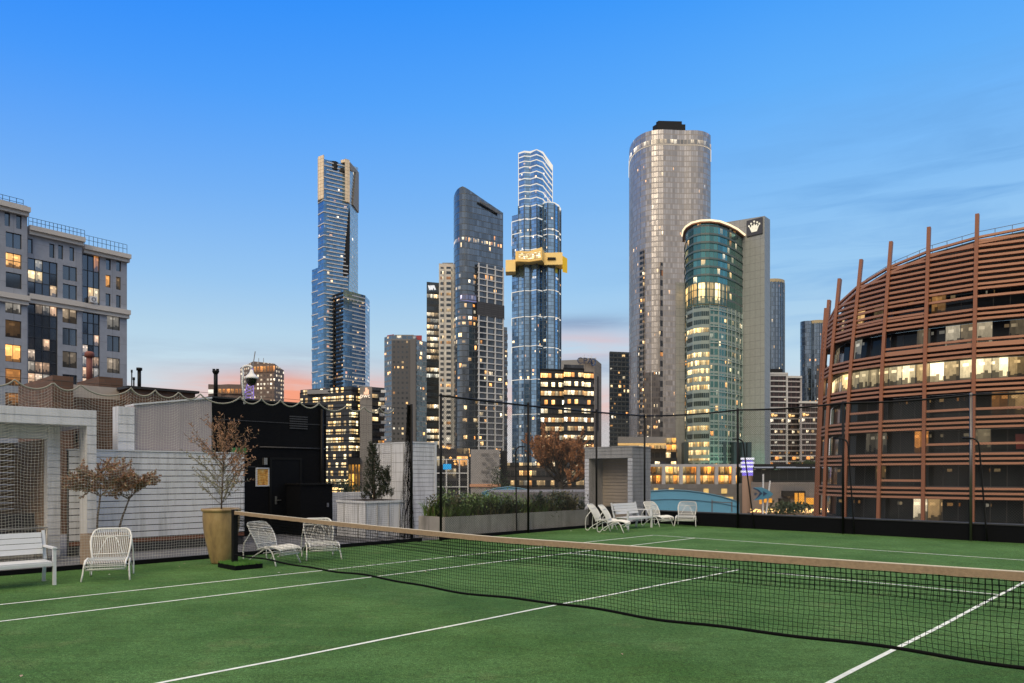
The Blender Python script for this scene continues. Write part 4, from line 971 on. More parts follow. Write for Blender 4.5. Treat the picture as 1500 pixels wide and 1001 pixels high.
# --- 2 residential tower u 563-625
D = 450
r = thing('skyscraper', 'dark concrete apartment tower with red topped roof, left of the slim towers', 'skyscraper', (*U(594, D), GZ))
G2 = glass('glass_mid', sub=1, tint=(.16, .24, .33), p=.15, st=1.3, metal=.8, frame=(.08, .12, .08, .25), fcol=(.16, .16, .165), seed=6, clump=.2, low=.012)
p = fp([(563, D + 8), (574, D), (610, D + 2)], 25); m = MB(); m.prism(p, GZ, top(491, D), (3.2, 3.1), capmi=1); m.build('curtain_wall', [G2, ROOFM], r)
P2 = glass('punched_dark', sub=1, tint=(.1, .12, .14), p=.22, st=1.3, metal=.6, frame=(.28, .3, .28, .28), fcol=(.065, .066, .075), seed=7)
m = MB(); a, b = U(574, D - .6), U(601, D - .1); m.prism([a, b, (b[0], b[1] + 1), (a[0], a[1] + 1)], GZ, top(499, D), (2.6, 3.1), zb=GZ); m.build('balcony_wall', P2, r)
m = MB(); a, b = U(601, D - 1.2), U(609, D - .8); m.prism([a, b, (b[0], b[1] + 2), (a[0], a[1] + 2)], GZ, top(497, D)); m.build('concrete_pier', mat('pier_grey', (.12, .12, .13), .7), r)
m = MB(); pp = fp([(610, D + 1), (625, D + 9)], 18); m.prism(pp, GZ, top(497, D), (2.8, 3.1), capmi=1); m.build('blue_wing', [glass('glass_sky', sub=1, tint=(.34, .50, .68), p=.14, st=1.2, metal=.95, frame=(.05, .08, .05, .08), fcol=(.3, .33, .38), seed=8, seethru=.15), ROOFM], r)
m = MB(); m.prism(fp([(567, D + 9), (577, D + 5)], 5), top(491, D), top(487.5, D)); m.prism(fp([(606, D + 9), (618, D + 9)], 5), top(497, D), top(487.5, D)); m.build('red_trim', mat('dull_red', (.32, .035, .05), .5), r)
m = MB(); m.prism(fp([(578, D + 9), (606, D + 9)], 8), top(491, D), top(486.5, D)); m.build('roof_plant', GREYF, r)
# --- 3 dark slim office u 625-644
D = 470
r = thing('skyscraper', 'slim dark tower with lit office floors and a small white sign on top', 'skyscraper', (*U(634, D), GZ))
p = fp([(625, D), (646, D + 3)], 25); m = MB(); m.prism(p, GZ, top(413, D), (2.4, 3.9), capmi=1); m.build('curtain_wall', [glass('glass_dark_office', (.10, .13, .16), p=.10, rowp=.42, st=1.5, metal=.7, frame=(.03, .2, .03, .2), fcol=(.03, .035, .04), ramp=COOL, seed=9, groups=4), ROOFM], r)
m = MB(); m.prism(fp([(625, D), (646, D + 3)], 25), top(436, D), top(413.2, D)); m = MB(); a = U(628, D - .8); b = U(637.5, D - .6)
for q in ((0, 1, .2, .0), (.2, 0, .4, 1), (.5, 0, .7, 1), (.75, 1, 1, 0)):
    x0, x1 = a[0] + (b[0] - a[0]) * q[0], a[0] + (b[0] - a[0]) * q[2]; m.beam((x0, a[1], top(425 - 6 * q[1], D)), (x1, a[1], top(425 - 6 * q[3], D)), 1.0, 1.0)
m.build('sign_mark', emis('sign_white', (1, 1, 1), .9), r)
# --- 4 white framed slim tower u 643-664
D = 455
r = thing('skyscraper', 'slim white tower with ladder like rows of dark balconies', 'skyscraper', (*U(654, D), GZ))
W4 = mat('tower_white', (.60, .59, .575), .7, var=.06, vs=.05)
p = fp([(643, D), (666, D + 2)], 24); m = MB(); m.prism(p, GZ, top(386, D)); m.build('frame_wall', W4, r)
G4 = glass('glass_slots', (.08, .1, .12), p=.2, st=1.3, metal=.7, frame=(.05, .25, .05, .2), fcol=(.60, .59, .575), seed=10)
m = MB()
for (ua, ub) in ((645, 650), (653.5, 661)): a, b = U(ua, D - .3), U(ub, D + .1); m.prism([a, b, (b[0], b[1] + 1), (a[0], a[1] + 1)], top(652, D), top(391, D), (b[0] - a[0], 3.3) if ua > 650 else (1.05, 3.3), zb=GZ)
m.build('window_slots', G4, r)
m = MB(); m.prism(fp([(648, D + 3), (664, D + 3)], 8), top(386, D), top(383, D)); m.build('roof_rail', GREYF, r)
# --- 5 dark curved tower with sloping top u 664-737
D = 430
r = thing('skyscraper', 'dark glass tower with a sloping pointed roof and a pale gridded lower half', 'skyscraper', (*U(700, D), GZ))
pts = [(664.5, D + 14), (665.3, D + 9), (667, D + 5), (669.5, D + 2.4), (673, D + .6), (677.5, D - .2), (682, D - .1), (687, D + .8), (693, D + 2.2), (700, D + 4), (737, D + 14)]; vt = [290, 286, 282, 278, 275, 273, 275, 278, 282, 287, 312]
ta_ = [top(v, Y) for v, (_, Y) in zip(vt, pts)]
G5 = glass('glass_slate', sub=1, tint=(.20, .235, .28), p=.035, rowp=.03, st=1.1, metal=.95, rough=.16, frame=(.03, .12, .03, .0), fcol=(.07, .08, .09), seed=12, seethru=.2, clump=.12)
G5L = glass('glass_slate_low', sub=1, tint=(.15, .17, .2), p=.17, rowp=0, st=1.4, metal=.85, rough=.12, frame=(.03, .05, .03, .05), fcol=(.05, .05, .06), seed=13, low=.02, seethru=.4)
poly = fp(pts, 26); m = MB(); m.prism(poly, top(400, D), ta_ + [ta_[-1], ta_[0]], (1.6, 3.5), capmi=1); m.build('upper_glass', [G5, ROOFM], r)
m = MB(); m.prism(poly, GZ, top(400, D) - .003, (3.2, 3.5), capmi=1); m.build('lower_glass', [glass('glass_slate_mid', sub=1, tint=(.20, .24, .29), p=.08, rowp=.05, st=1.2, metal=.9, rough=.14, frame=(.03, .1, .03, .05), fcol=(.05, .06, .07), seed=14, low=.01, seethru=.3), ROOFM], r)
a, b = U(701, D + 2.2), U(736.6, D + 12.6); gp = [a, b, (b[0], b[1] + 3), (a[0], a[1] + 3)]
m = MB(); m.prism(gp, GZ, top(384, D), (3.5, 3.5), zb=GZ); m.build('grid_glass', G5L, r)
m = MB(); bands(m, gp, frange(top(690, D), top(384, D), 3.5), .6, .6); mulls(m, gp, 5.0, top(690, D), top(384, D), .65, .65, edges=[0]); m.build('white_grid', WBAND, r)
m = MB(); bands(m, gp, [top(460, D)], 7.5, .9); m.build('plant_band', panel('plant_louvre', (.055, .055, .06), (5, 1.2), .2, rough=.6), r)
m = MB(); a2, b2 = U(703, D + 3), U(732, D + 11.2); 
for k in range(15): f_ = k / 15; x, y = a2[0] + (b2[0] - a2[0]) * f_, a2[1] + (b2[1] - a2[1]) * f_; zq = top(293.5 + 18 * f_, y); m.box(x, y - .3, zq - 1.6, x + .55, y + .5, zq)
m.build('roof_louvre', mat('louvre_slate', (.055, .06, .07), .5), r)
m = MB(); a, b = U(667, D + 5), U(698, D + 2.5); m.prism([U(671, D + 1.6), U(677, D - .9), U(685, D - 1.1), U(698, D + 2.1), U(698, D + 4), U(671, D + 4)], top(441, D), top(431, D), (1.8, 4.0), zb=top(441, D)); m.build('lit_lounge', glass('lounge', (.3, .35, .6), p=.95, st=1.1, metal=.5, ramp=[(0, (.5, .5, 1)), (.5, (1, .8, .6)), (1, (.9, .85, 1))], seed=15, frame=(.12, .2, .12, .2), fcol=(.1, .1, .16)), r)
r = thing('skyscraper', 'narrow dark slab tower peeking out right of the sloping topped tower', 'skyscraper', (*U(740, 520), GZ))
m = MB(); m.prism(fp([(733, 520), (743, 522)], 20), GZ, top(479, 520), (3, 3.2), capmi=1); m.build('curtain_wall', [G2, ROOFM], r)
m = MB(); bands(m, fp([(733, 520), (743, 522)], 20), frange(top(690, 520), top(480, 520), 6.4), .5, .3); m.build('floor_band', GREYF, r)
# --- 6 starburst tower u 750-821
D = 640
r = thing('skyscraper', 'very tall blue tower with white lit floor lines and a gold box halfway up', 'skyscraper', (*U(785, D), GZ))
G6 = glass('glass_starburst', sub=1, tint=(.34, .52, .72), p=.075, rowp=.02, st=1.5, metal=.95, rough=.1, frame=(.03, .08, .03, .04), fcol=(.10, .14, .19), seed=16, seethru=.2, tilt=.035, clump=.15)
up = [(760, D + 4), (768, D), (777, D + 1), (786, D - 3), (795, D + 2), (801, D + 14), (809, D + 30)]
poly = fp(up, 14); m = MB(); m.prism(poly, GZ, [top(223, D), top(223.5, D), top(224, D), top(222, D), top(224, D), top(226, D), top(229, D), top(229, D), top(223, D)], (2.6, 3.2), capmi=1); m.build('upper_glass', [G6, ROOFM], r)
sh1 = fp([(750, D + 8), (760, D + 3), (764, D + 2)], 30); m = MB(); m.prism(sh1, GZ, top(312, D), (2.6, 3.2), capmi=1); m.build('left_shoulder', [G6, ROOFM], r)
sh2 = fp([(796, D + 0), (802, D - 3), (812, D - 1), (818, D + 5), (821, D + 14)], 22); m = MB(); m.prism(sh2, GZ, [top(298, D), top(298, D), top(298.5, D), top(300, D), top(303, D), top(303, D), top(298, D)], (2.6, 3.2), capmi=1); m.build('right_shoulder', [G6, ROOFM], r)
m = MB()
for v in (222, 229, 236.5, 244.5, 253, 262, 271.5, 281, 291, 302): 
    z = top(v, D); a = offset(poly, .55)
    m.prism(a, z - .2, z + .3)
for v in (321, 346, 366): m.prism(offset(poly, .5), top(v, D) - .3, top(v, D) + .3)
m.build('light_line', LEDW, r)
m = MB()
for pl_, vs_ in ((sh1, (321, 340, 426, 464, 507, 556, 607)), (poly, (426, 464, 507, 556, 607)), (sh2, (298, 337, 345, 426, 465, 510, 560, 612))):
    for v in vs_: m = MB(); m.prism(offset(pl_, .5), top(v, D) - .22, top(v, D) + .24); m.build('light_line', LEDW, r)
m = MB(); mulls(m, poly, 10, GZ, top(300, D), .8, .8, edges=[0, 1, 2, 3]); mulls(m, sh2, 8, GZ, top(300, D), .8, .8, edges=[0, 1, 2, 3]); m.build('dark_mullion', mat('slate_mullion', (.09, .13, .18), .4, .3), r)
GOLD2 = mat('gold_box', (.95, .68, .25), .5, var=.05, vs=.1); GLOWG = emis('gold_glow', (1, .62, .2), .85)
m = MB(); m.prism([U(755, D - 10), U(775, D - 8), U(794, D - 14), U(798, D - 2), U(797, D + 10), U(756, D + 12)], [0][0] + top(388, D), [top(373, D), top(372.5, D), top(369.5, D), top(372, D), top(372, D), top(373, D)]); m.build('gold_box', GOLD2, r)
m = MB(); a_ = top(385, D); m.prism([U(757.5, D - 10.8), U(775, D - 8.8), U(793.5, D - 14.6), U(793.5, D - 13), U(775, D - 7), U(757.5, D - 9)], top(387.3, D), top(374, D)); m.build('glow_panel', GLOWG, r)
m = MB(); m.prism([U(759.5, D - 11), U(775, D - 9.3), U(792, D - 14.8), U(792, D - 14), U(775, D - 8.4), U(759.5, D - 10)], top(385, D), top(376, D), (2, 1.4), zb=top(385, D)); m.build('lit_sign', glass('gold_sign', (.6, .4, .1), p=5, st=1.7, metal=.3, frame=(.05, .12, .05, .1), fcol=(.8, .5, .15), seed=17, ramp=[(0, (1, .72, .35)), (1, (1, .95, .8))]), r)
m = MB(); m.prism([U(740.5, D - 4), U(755, D - 5), U(756, D + 8), U(741, D + 9)], top(400, D), top(383, D)); m.build('gold_wing', GOLD2, r)
m = MB(); m.prism([U(797, D - 6), U(824, D - 7), U(824, D + 8), U(797, D + 8)], top(391, D), top(373.5, D)); m.build('gold_wing', GOLD2, r)
m = MB(); m.prism([U(824, D - 6.5), U(831, D + 2), U(831, D + 12), U(824, D + 8)], top(395, D), top(378, D)); m.build('yellow_end', emis('yellow_glow', (1, .62, .06), .62), r)
m = MB(); m.prism([U(802, D - 7.6), U(814, D - 7.8), U(814, D - 6), U(802, D - 6)], top(384, D), top(381, D)); m.build('dark_slot', DARKF, r)
# --- office behind the autumn tree and sign tower
LITOFF = glass('lit_office', (.07, .08, .1), p=.62, rowp=.5, st=2.3, metal=.5, frame=(.05, .28, .05, .14), fcol=(.022, .024, .028), seed=20, groups=1, clump=.35, detail=4)
D = 300
r = thing('office_building', 'dark office block with many lit floors behind the brown autumn tree', 'office building', (*U(830, D), GZ))
def block(r, front, depth, vtop, vref, cell, gm, name='curtain_wall', band=None, bh=.5, bo=.25, bm=None, z0=GZ):
    p_ = fp(front, depth); z1 = top(vtop, front[0][1]); m = MB(); m.prism(p_, z0, z1, cell, capmi=1); o_ = m.build(name, [gm, ROOFM], r)
    if band: m = MB(); bands(m, p_, frange(z0 + band * 2, z1, band), bh, bo); m.build('floor_band', bm or DARKF, r)
    return p_
block(r, [(792, D), (826, D + 2)], 20, 541, 0, (1.5, 3.6), LITOFF, band=3.6, bh=.5)
block(r, [(826, D - 3), (855, D - 1)], 22, 534, 0, (1.5, 3.6), LITOFF, 'middle_wing', band=3.6, bh=.5)
block(r, [(855, D + 1), (869.5, D + 2)], 16, 545, 0, (1.5, 3.6), LITOFF, 'right_wing', band=3.6, bh=.5)
D = 330
r = thing('office_building', 'grey concrete office tower with big dark letters near its top', 'office building', (*U(860, D), GZ))
CPAM = panel('tower_panels', (.235, .205, .185), (3.2, 3.6), .12, rough=.7, var=.05)
m = MB(); m.prism(fp([(822, D + 6), (849, D + 4)], 16), GZ, top(525, D)); m.build('rear_wall', GREYF, r)
pp = fp([(848, D - .5), (871, D + 2), (881, D + 16)], 12); m = MB(); m.prism(pp, GZ, [top(525, D), top(524, D), top(533.5, D + 16), top(533, D + 16), top(525, D)], zb=GZ); m.build('tower_wall', CPAM, r)
m = MB(); a, b = U(876, D + 8), U(877, D + 9.5); m.prism([(a[0] - .3, a[1] - .8), (b[0] - .2, b[1] - .8), b, a], top(630, D), top(548, D)); m.build('window_strip', DARKF, r)
def text(root, s, size, loc, rz, mt_, name, ext=.05, sx=1.0, align='CENTER'):
    cu = bpy.data.curves.new('lettering', 'FONT'); cu.body = s; cu.size = size; cu.extrude = ext; cu.align_x = align
    tmp = bpy.data.objects.new('tmp_text', cu); COL.objects.link(tmp); bpy.context.view_layer.update()
    me = bpy.data.meshes.new_from_object(tmp.evaluated_get(bpy.context.evaluated_depsgraph_get())); bpy.data.objects.remove(tmp)
    me.transform(Matrix.Translation(loc) @ Matrix.Rotation(rz, 4, 'Z') @ Matrix.Rotation(math.pi / 2, 4, 'X') @ Matrix.Scale(sx, 4, (1, 0, 0)))
    me.materials.clear(); me.materials.append(mt_); o_ = bpy.data.objects.new(name, me); COL.objects.link(o_); o_.parent = root
    o_.matrix_parent_inverse = Matrix.Translation(root.location).inverted(); return o_
x, y = U(857, D - 1.0); text(r, 'CPA', 3.9, (x, y, top(533.5, D)), .3, mat('sign_navy', (.02, .035, .09), .4), 'sign_letters', .1, 1.05)
x, y = U(869, D + .6)
m = MB(); m.tube([(x + .95 * math.cos(a * .5236), y, top(530.5, D) + 1.5 * math.sin(a * .5236)) for a in range(13)], .28, 5); m.build('sign_ring', mat('sign_blue', (.04, .09, .22), .4), r)
m = MB()
for i in range(14): u_ = 849 + i * 1.8; x, y = U(u_, D + 8); h2 = RU(1, 3); m.beam((x, y, top(525, D)), (x, y, top(525, D) + h2), .15, .15); 
m.beam((*U(849, D + 8), top(521, D)), (*U(874, D + 8), top(521, D)), .15, .15); m.build('antenna_frame', WBAND, r)
# --- 7 dark tower 893-923
D = 520
r = thing('skyscraper', 'dark square tower with scattered lit windows, left of the tall curved metal tower', 'skyscraper', (*U(908, D), GZ))
block(r, [(893, D), (925, D + 4)], 25, 515, 0, (3, 3.1), glass('glass_night', sub=1, tint=(.09, .13, .18), p=.22, st=1.4, metal=.8, frame=(.12, .2, .12, .2), fcol=(.045, .055, .07), seed=22), band=3.1, bh=.6, bm=mat('slate', (.07, .085, .1), .5))
# --- 8 tall curved metal tower
D = 470
r = thing('skyscraper', 'tall curved silver metal tower with a glowing top floor and dark roof box', 'skyscraper', (*U(982, D), GZ))
pts = [(921.5, D + 34), (922.3, D + 27), (924.5, D + 21), (928, D + 15.5), (933, D + 10.5), (939, D + 6.5), (946, D + 3.5), (954, D + 1.4), (963, D + .2), (972, D - .2), (982, D + .2), (992, D + .8), (1002, D + 1), (1012, D + .8), (1022, D + 1), (1030, D + 2.2), (1036, D + 4.4), (1041, D + 8)]
poly = fp(pts, 18)
M8 = glass('metal_skin', sub=1, tint=(.47, .44, .43), p=.018, st=1.3, metal=.75, rough=.36, frame=(.09, .13, .09, .06), fcol=(.30, .275, .265), seed=24, tilt=.05, seethru=.12, clump=.3, blind=.0)
M8L = glass('metal_skin_reflection', sub=1, tint=(.17, .155, .155), p=.14, st=1.3, metal=.8, rough=.3, frame=(.10, .22, .10, .12), fcol=(.10, .09, .09), seed=25, tilt=.1, seethru=.35, low=.02)
m = MB(); m.prism(poly, GZ, top(190, D), (1.5, 3.4), capmi=1); m.build('metal_wall', [M8, ROOFM], r)
m = MB(); m.prism(offset(poly, .3), top(212, D), top(204, D), (2.2, 4), zb=top(212, D)); m.build('glowing_floor', glass('crown_floor', (.4, .38, .36), p=1.0, st=1.3, metal=.7, rough=.3, frame=(.1, .15, .1, .15), fcol=(.4, .36, .33), seed=26, clump=.6, ramp=[(0, (1, .72, .4)), (1, (1, .9, .7))]), r)
m = MB(); p_ = fp([(956, D + 8), (963, D + 4), (1004, D + 5)], 18); m.prism(p_, top(191, D), top(183.5, D + 6)); m.prism(offset(p_, -2.2), top(183.5, D + 6), top(180, D + 9)); m.build('roof_box', DARKF, r)
def strip(mb_, ua, ub, Ya_, Yb_, za, zb2, cell, off=.4): a, b = U(ua, Ya_ - off), U(ub, Yb_ - off); mb_.prism([a, b, (b[0], b[1] + 1.5), (a[0], a[1] + 1.5)], za, zb2, cell, zb=GZ)
NB = glass('balcony_slot', sub=1, tint=(.04, .04, .045), p=.28, st=1.4, metal=.5, frame=(.04, .3, .04, .12), fcol=(.22, .205, .2), seed=27)
m = MB(); strip(m, 967, 974, D - .8, D + 1.2, top(655, D), top(385, D), (3.2, 6.4), .5); strip(m, 937, 942.5, D + 7.5, D + 4.5, top(655, D), top(362, D), (2.6, 3.4), .5); m.build('balcony_slot', NB, r)
m = MB(); strip(m, 943.5, 966.5, D + 3.8, D - .6, GZ, top(545, D), (1.5, 3.4), .35); strip(m, 924.3, 936.5, D + 23, D + 8, GZ, top(505, D), (1.5, 3.4), 1.4); m.build('painted_reflection', M8L, r)  # dark city reflection painted as a darker skin on the tower's lower left
# --- 9 curved green glass hotel with pale slab and crown emblem
D = 345
r = thing('hotel_tower', 'curved green glass hotel tower with a glowing roof ring and pale crown emblem slab', 'hotel', (*U(1060, D), GZ))
pts = [(1003, D + 16), (1004.5, D + 8), (1008, D + 3), (1016, D - 2), (1027, D - 4.5), (1039, D - 5), (1052, D - 3.5), (1065, D + 1), (1077, D + 7), (1087, D + 15), (1094, D + 24), (1098.5, D + 36)]
poly = fp(pts, 6); rt = top(327, D - 5)
TEAL = glass('teal_glass', sub=1, tint=(.11, .28, .265), p=.20, st=1.5, metal=.85, rough=.12, frame=(.10, .13, .10, .14), fcol=(.27, .33, .31), seed=30, seethru=.35, clump=.3)
TEALT = glass('teal_glass_top', (.15, .38, .36), p=.10, rowp=.0, st=1.3, metal=.9, rough=.1, frame=(.04, .10, .04, .14), fcol=(.11, .14, .14), seed=31, seethru=.3, clump=.4)
zL = top(450, D); zU = top(418, D)
m = MB(); m.prism(poly, GZ, zL, (2.35, 3.75), capmi=1); m.build('lower_glass', [TEAL, ROOFM], r)
m = MB(); m.prism(poly, zL + .003, zU, (2.0, 3.75), zb=zL + .003); m.build('middle_glass', [TEALT], r)
lp = fp([(1004.6, D + 7.2), (1008, D + 2.2), (1016, D - 2.8), (1027, D - 5.3), (1039, D - 5.8), (1052, D - 4.3), (1065, D + .2)], 5)
m = MB(); m.prism(lp, zL + .2, zU - .2, (4.05, 10.6), zb=zL + .2); m.build('sky_lounge', glass('lounge_glass', (.1, .2, .19), p=2.5, st=1.9, metal=.7, frame=(.10, .05, .10, .04), fcol=(.05, .12, .12), seed=32, clump=.5, groups=1, detail=5, ramp=[(0, (1, .55, .15)), (1, (1, .8, .4))]), r)
m = MB(); bands(m, lp, [zL + 3.4, zL + 6.8], .25, .15); mulls(m, lp, 2.02, zL, zU, .18, .2, edges=list(range(6))); m.build('lounge_bar', mat('teal_dark', (.05, .11, .11), .5), r)
m = MB(); m.prism(poly, zU + .003, rt, (2.0, 3.75), capmi=1, zb=zU); m.build('upper_glass', [TEALT, ROOFM], r)
strips = fp([(1006.5, D + 3.4), (1016, D - 2.6), (1027, D - 5.1), (1038.5, D - 5.6)], 3)
m = MB(); m.prism(strips, top(675, D), top(452, D), (1.0, 3.75), zb=GZ); m.build('suite_windows', glass('suite_glass', (.08, .13, .13), p=.1, rowp=.88, st=2.2, metal=.7, frame=(.05, .3, .05, .12), fcol=(.25, .31, .29), seed=33, groups=14, detail=3, ramp=[(0, (1, .55, .15)), (1, (1, .8, .42))]), r)
MULL = mat('pale_mullion', (.33, .40, .375), .5, .2, var=.06, vs=.1)
m = MB(); bands(m, poly, frange(GZ + 7.5, zL, 7.5), .55, .35); mulls(m, poly, 5.0, GZ, zL, .38, .5, edges=list(range(3, 11))); m.build('white_grid', MULL, r)
m = MB(); bands(m, poly, frange(zU + 3, rt - 2, 3.75), .35, .3); m.build('floor_band', MATS['teal_dark'], r)
m = MB(); m.prism(offset(poly, 1.1), rt, rt + .5); m.prism(offset(poly, -2), rt + .5, rt + 2.4); m.build('roof_slab', mat('roof_copper', (.30, .14, .08), .6), r)
m = MB(); m.tube([(x, y, rt + .95) for x, y in [offset(poly, 1.25)[i] for i in range(12)]], .42, 6); m.build('glowing_ring', emis('ring_glow', (1, .78, .5), 1.5), r)
SLABM = panel('slab_panels', (.31, .325, .32), (2.6, 3.75), .10, rough=.55, var=.04)
sp = [U(1062, D + 22), U(1120, D + 8), U(1128, D + 26), U(1070, D + 44)]
m = MB(); m.prism(sp, GZ, [top(326, D + 22), top(316.5, D + 8), top(322, D + 26), top(326, D + 44)], zb=GZ); m.build('slab_wall', SLABM, r)
a, b = Vector(U(1094, D + 13.9)), Vector(U(1117, D + 8.4)); dd = (b - a).normalized(); nn = Vector((dd.y, -dd.x))
m = MB(); m.prism([tuple(a + nn * .35), tuple(b + nn * .35), tuple(b - nn * 1.5), tuple(a - nn * 1.5)], top(343.5, D + 10), top(320, D + 10)); m.build('sign_board', mat('sign_slate', (.055, .055, .065), .5), r)
CG = emis('crown_glow', (1.0, .92, .72), 1.0); c0 = (a + b) / 2 + nn * .5; Wd = (b - a).length
def cpt(s, z): q = c0 + dd * (s * Wd); return (q.x, q.y, z)
zb0, zb1 = top(339, D + 10), top(321, D + 10)
cr = [(-.17, .0), (.17, .0), (.33, .52), (.20, .40), (.18, .62), (.07, .5), (0, .70), (-.07, .5), (-.18, .62), (-.20, .40), (-.33, .52)]
m = MB(); hh = zb1 - zb0
for i in range(len(cr)):
    p0, p1 = cr[i], cr[(i + 1) % len(cr)]; m.face([cpt(0, zb0 + hh * .2), cpt(p0[0], zb0 + hh * p0[1]), cpt(p1[0], zb0 + hh * p1[1])])
for s_, z_ in ((.33, .56), (.19, .72), (0, .84), (-.19, .72), (-.33, .56)): m.lathe([(0, -.5), (.4, -.25), (.45, 0), (.4, .25), (0, .5)], cpt(s_, zb0 + hh * z_), 8)
m.build('crown_emblem', CG, r)
m = MB(); fl_ = fp([(989.5, D + 8), (1003.5, D + 9)], 12); m.prism(fl_, GZ, top(407, D), zb=GZ); m.build('side_slab', panel('flank_panels', (.27, .28, .28), (2.2, 3.75), .1, rough=.6, var=.04), r)
m = MB(); mulls(m, fp([(1006, D + 2), (1039, D - 8)], 3), 999, GZ, top(655, D), .01, .01)
for u_ in (1002.5, 1058, 1075, 1087, 1095): 
    x, y = U(u_, D - 1 if u_ > 1003 else D + 2); m.box(x, y, GZ, x + 1.9, y + 6, top(648, D))
m.build('dark_column', mat('column_teal', (.035, .06, .075), .4), r)
# coloured floodlights at the foot of the hotel (green wash on the lower storeys)
def flood(u, Y, z, e, col_, rad=1.5):
    l = bpy.data.lights.new('floodlight', 'POINT'); l.energy = e; l.color = col_; l.shadow_soft_size = rad; o_ = bpy.data.objects.new('floodlight', l); COL.objects.link(o_); o_.location = (*U(u, Y), z)
flood(1066, D - 14, 6, 2600, (.2, 1, .6)); flood(1100, D + 2, 8, 1500, (.1, 1, .7))
# --- 10, 11 cylinders right
GC = glass('glass_cyl', sub=1, tint=(.26, .34, .44), p=.08, st=1.2, metal=.95, rough=.12, frame=(.10, .05, .06, .05), fcol=(.06, .09, .13), seed=35, tilt=.05, seethru=.25)
def cyl(u0, u1, D, n=12):
    c = ((u0 + u1) / 2 - 750) * D / F; rr_ = (u1 - u0) / 2 * D / F
    return [(c + rr_ * math.cos(-math.pi + 2 * math.pi * k / (2 * n)), D + rr_ + rr_ * math.sin(-math.pi + 2 * math.pi * k / (2 * n))) for k in range(2 * n)]
for (u0, u1, v, D, lab) in ((1127, 1155, 409, 540, 'round blue glass tower with a gold roof rim just right of the pale hotel slab'), (1176, 1212, 470, 560, 'round blue glass tower with a gold roof rim beside the copper clad building')):
    r = thing('skyscraper', lab, 'skyscraper', (*U((u0 + u1) / 2, D), GZ), group='round blue glass towers')
    if u0 < 1150: p_ = cyl(u0 - 12, u1, D)
    else: p_ = cyl(u0, u0 + 17, D); m = MB(); m.prism(p_, GZ, top(v, D), (1.8, 3.2), capmi=1); m.build('left_bay', [GC, ROOFM], r); p_ = cyl(u0 + 11, u1 + 2, D - 1)
    m = MB(); m.prism(p_, GZ, top(v + 2, D), (1.8, 3.2), capmi=1); m.build('curtain_wall', [GC, ROOFM], r)
    m = MB(); m.prism(offset(p_, .3), top(v + 4, D), top(v - .8, D)); m.build('gold_rim', mat('gold_rim', (.42, .34, .2), .5), r)
    m = MB(); mulls(m, p_, 4.2, GZ, top(v + 3, D), .5, .5); m.build('rib', mat('rib_blue', (.12, .17, .24), .4, .4), r)
    if u0 > 1150:
        m = MB(); m.prism(fp([(1196, D - 12), (1212, D - 10)], 8), GZ, top(538, D), (2.2, 3.1), capmi=1); m.build('podium_block', [P2, ROOFM], r)
    else:
        m = MB(); m.prism(fp([(1127, D - 9), (1146, D - 9)], 8), GZ, top(543, D), (3, 4)); m.build('podium_block', DARKF, r)
# --- 12 white apartment building
D = 420
r = thing('apartment_building', 'white apartment building with stacked balconies behind the low black terrace roof', 'apartment building', (*U(1160, D), GZ))
AP = glass('balcony_glass', sub=1, tint=(.06, .045, .05), p=.22, st=1.3, metal=.4, frame=(.05, .05, .05, .1), fcol=(.14, .07, .07), seed=37)
for (ua, ub, v, dz2) in ((1126.5, 1152, 549, 0), (1152, 1172.5, 553, 3), (1172.5, 1199, 592, -4)):
    p_ = fp([(ua, D + dz2), (ub, D + dz2 + 1)], 15); m = MB(); m.prism(p_, GZ, top(v, D), (2.9, 3.05), capmi=1); m.build('wall', [AP, ROOFM], r)
    m = MB(); bands(m, p_, frange(GZ + 6.1, top(v, D), 3.05), .75, .7); mulls(m, p_, 9.5, GZ, top(v, D) - .4, .9, .9, edges=[0]); m.build('balcony_band', W4 if ub < 1160 else mat('tower_white2', (.40, .37, .37), .7), r)
    m = MB(); m.prism(offset(p_, .9), top(v, D), top(v, D) + 1.2); m.build('roof_edge', W4, r)
# --- casino riverside: colonnade, low grey walls, black terrace, LED drum
D = 285
r = thing('riverside_building', 'low riverside building with a pale colonnade and glowing orange windows', 'building', (*U(1020, D), GZ))
zt_, zm = top(682, D), top(709.5, D)
ORG = glass('restaurant_glass', (.05, .05, .04), p=5, st=1.9, metal=.3, frame=(.07, .03, .07, .05), fcol=(.12, .1, .08), seed=40, detail=9, ramp=[(0, (1, .30, .03)), (.6, (1, .47, .10)), (1, (1, .7, .3))])
m = MB(); p_ = fp([(930, D + 2), (1080, D + 2)], 20); m.prism(p_, zm, zt_ - .5, (6.6 / 4, (zt_ - zm) / 2), zb=zm); m.build('glass_wall', ORG, r)
m = MB(); m.prism(fp([(930, D), (1088, D)], 24), zt_ - .5, zt_ + .5)
k = 0
for u_ in (920, 945.5, 970, 995.5, 1021, 1047.5, 1073): x, y = U(u_, D); m.box(x, y, zm, x + 1.25, y + 1.6, zt_ - .5)
m.build('colonnade', mat('pale_stone', (.42, .42, .45), .6, var=.08, vs=.5), r)
m = MB(); m.prism(fp([(915, D - 1), (1105, D - 1)], 26), GZ, zm, zb=GZ); m.build('lower_wall', panel('grey_blocks', (.16, .155, .16), (4, 2.2), .06, rough=.8, var=.1), r)
m = MB()
for (u0, u1, v0, v1) in ((958, 964, 715, 721), (980, 987, 715, 720), (1031, 1038, 716, 723), (1057, 1065, 716, 723), (1060, 1074, 728, 733)): a, b = U(u0, D - 1.4), U(u1, D - 1.4); m.box(a[0], a[1], top(v1, D), b[0], a[1] + .5, top(v0, D))
m.build('lit_window', emis('amber_window', (1, .65, .22), 1.0), r)
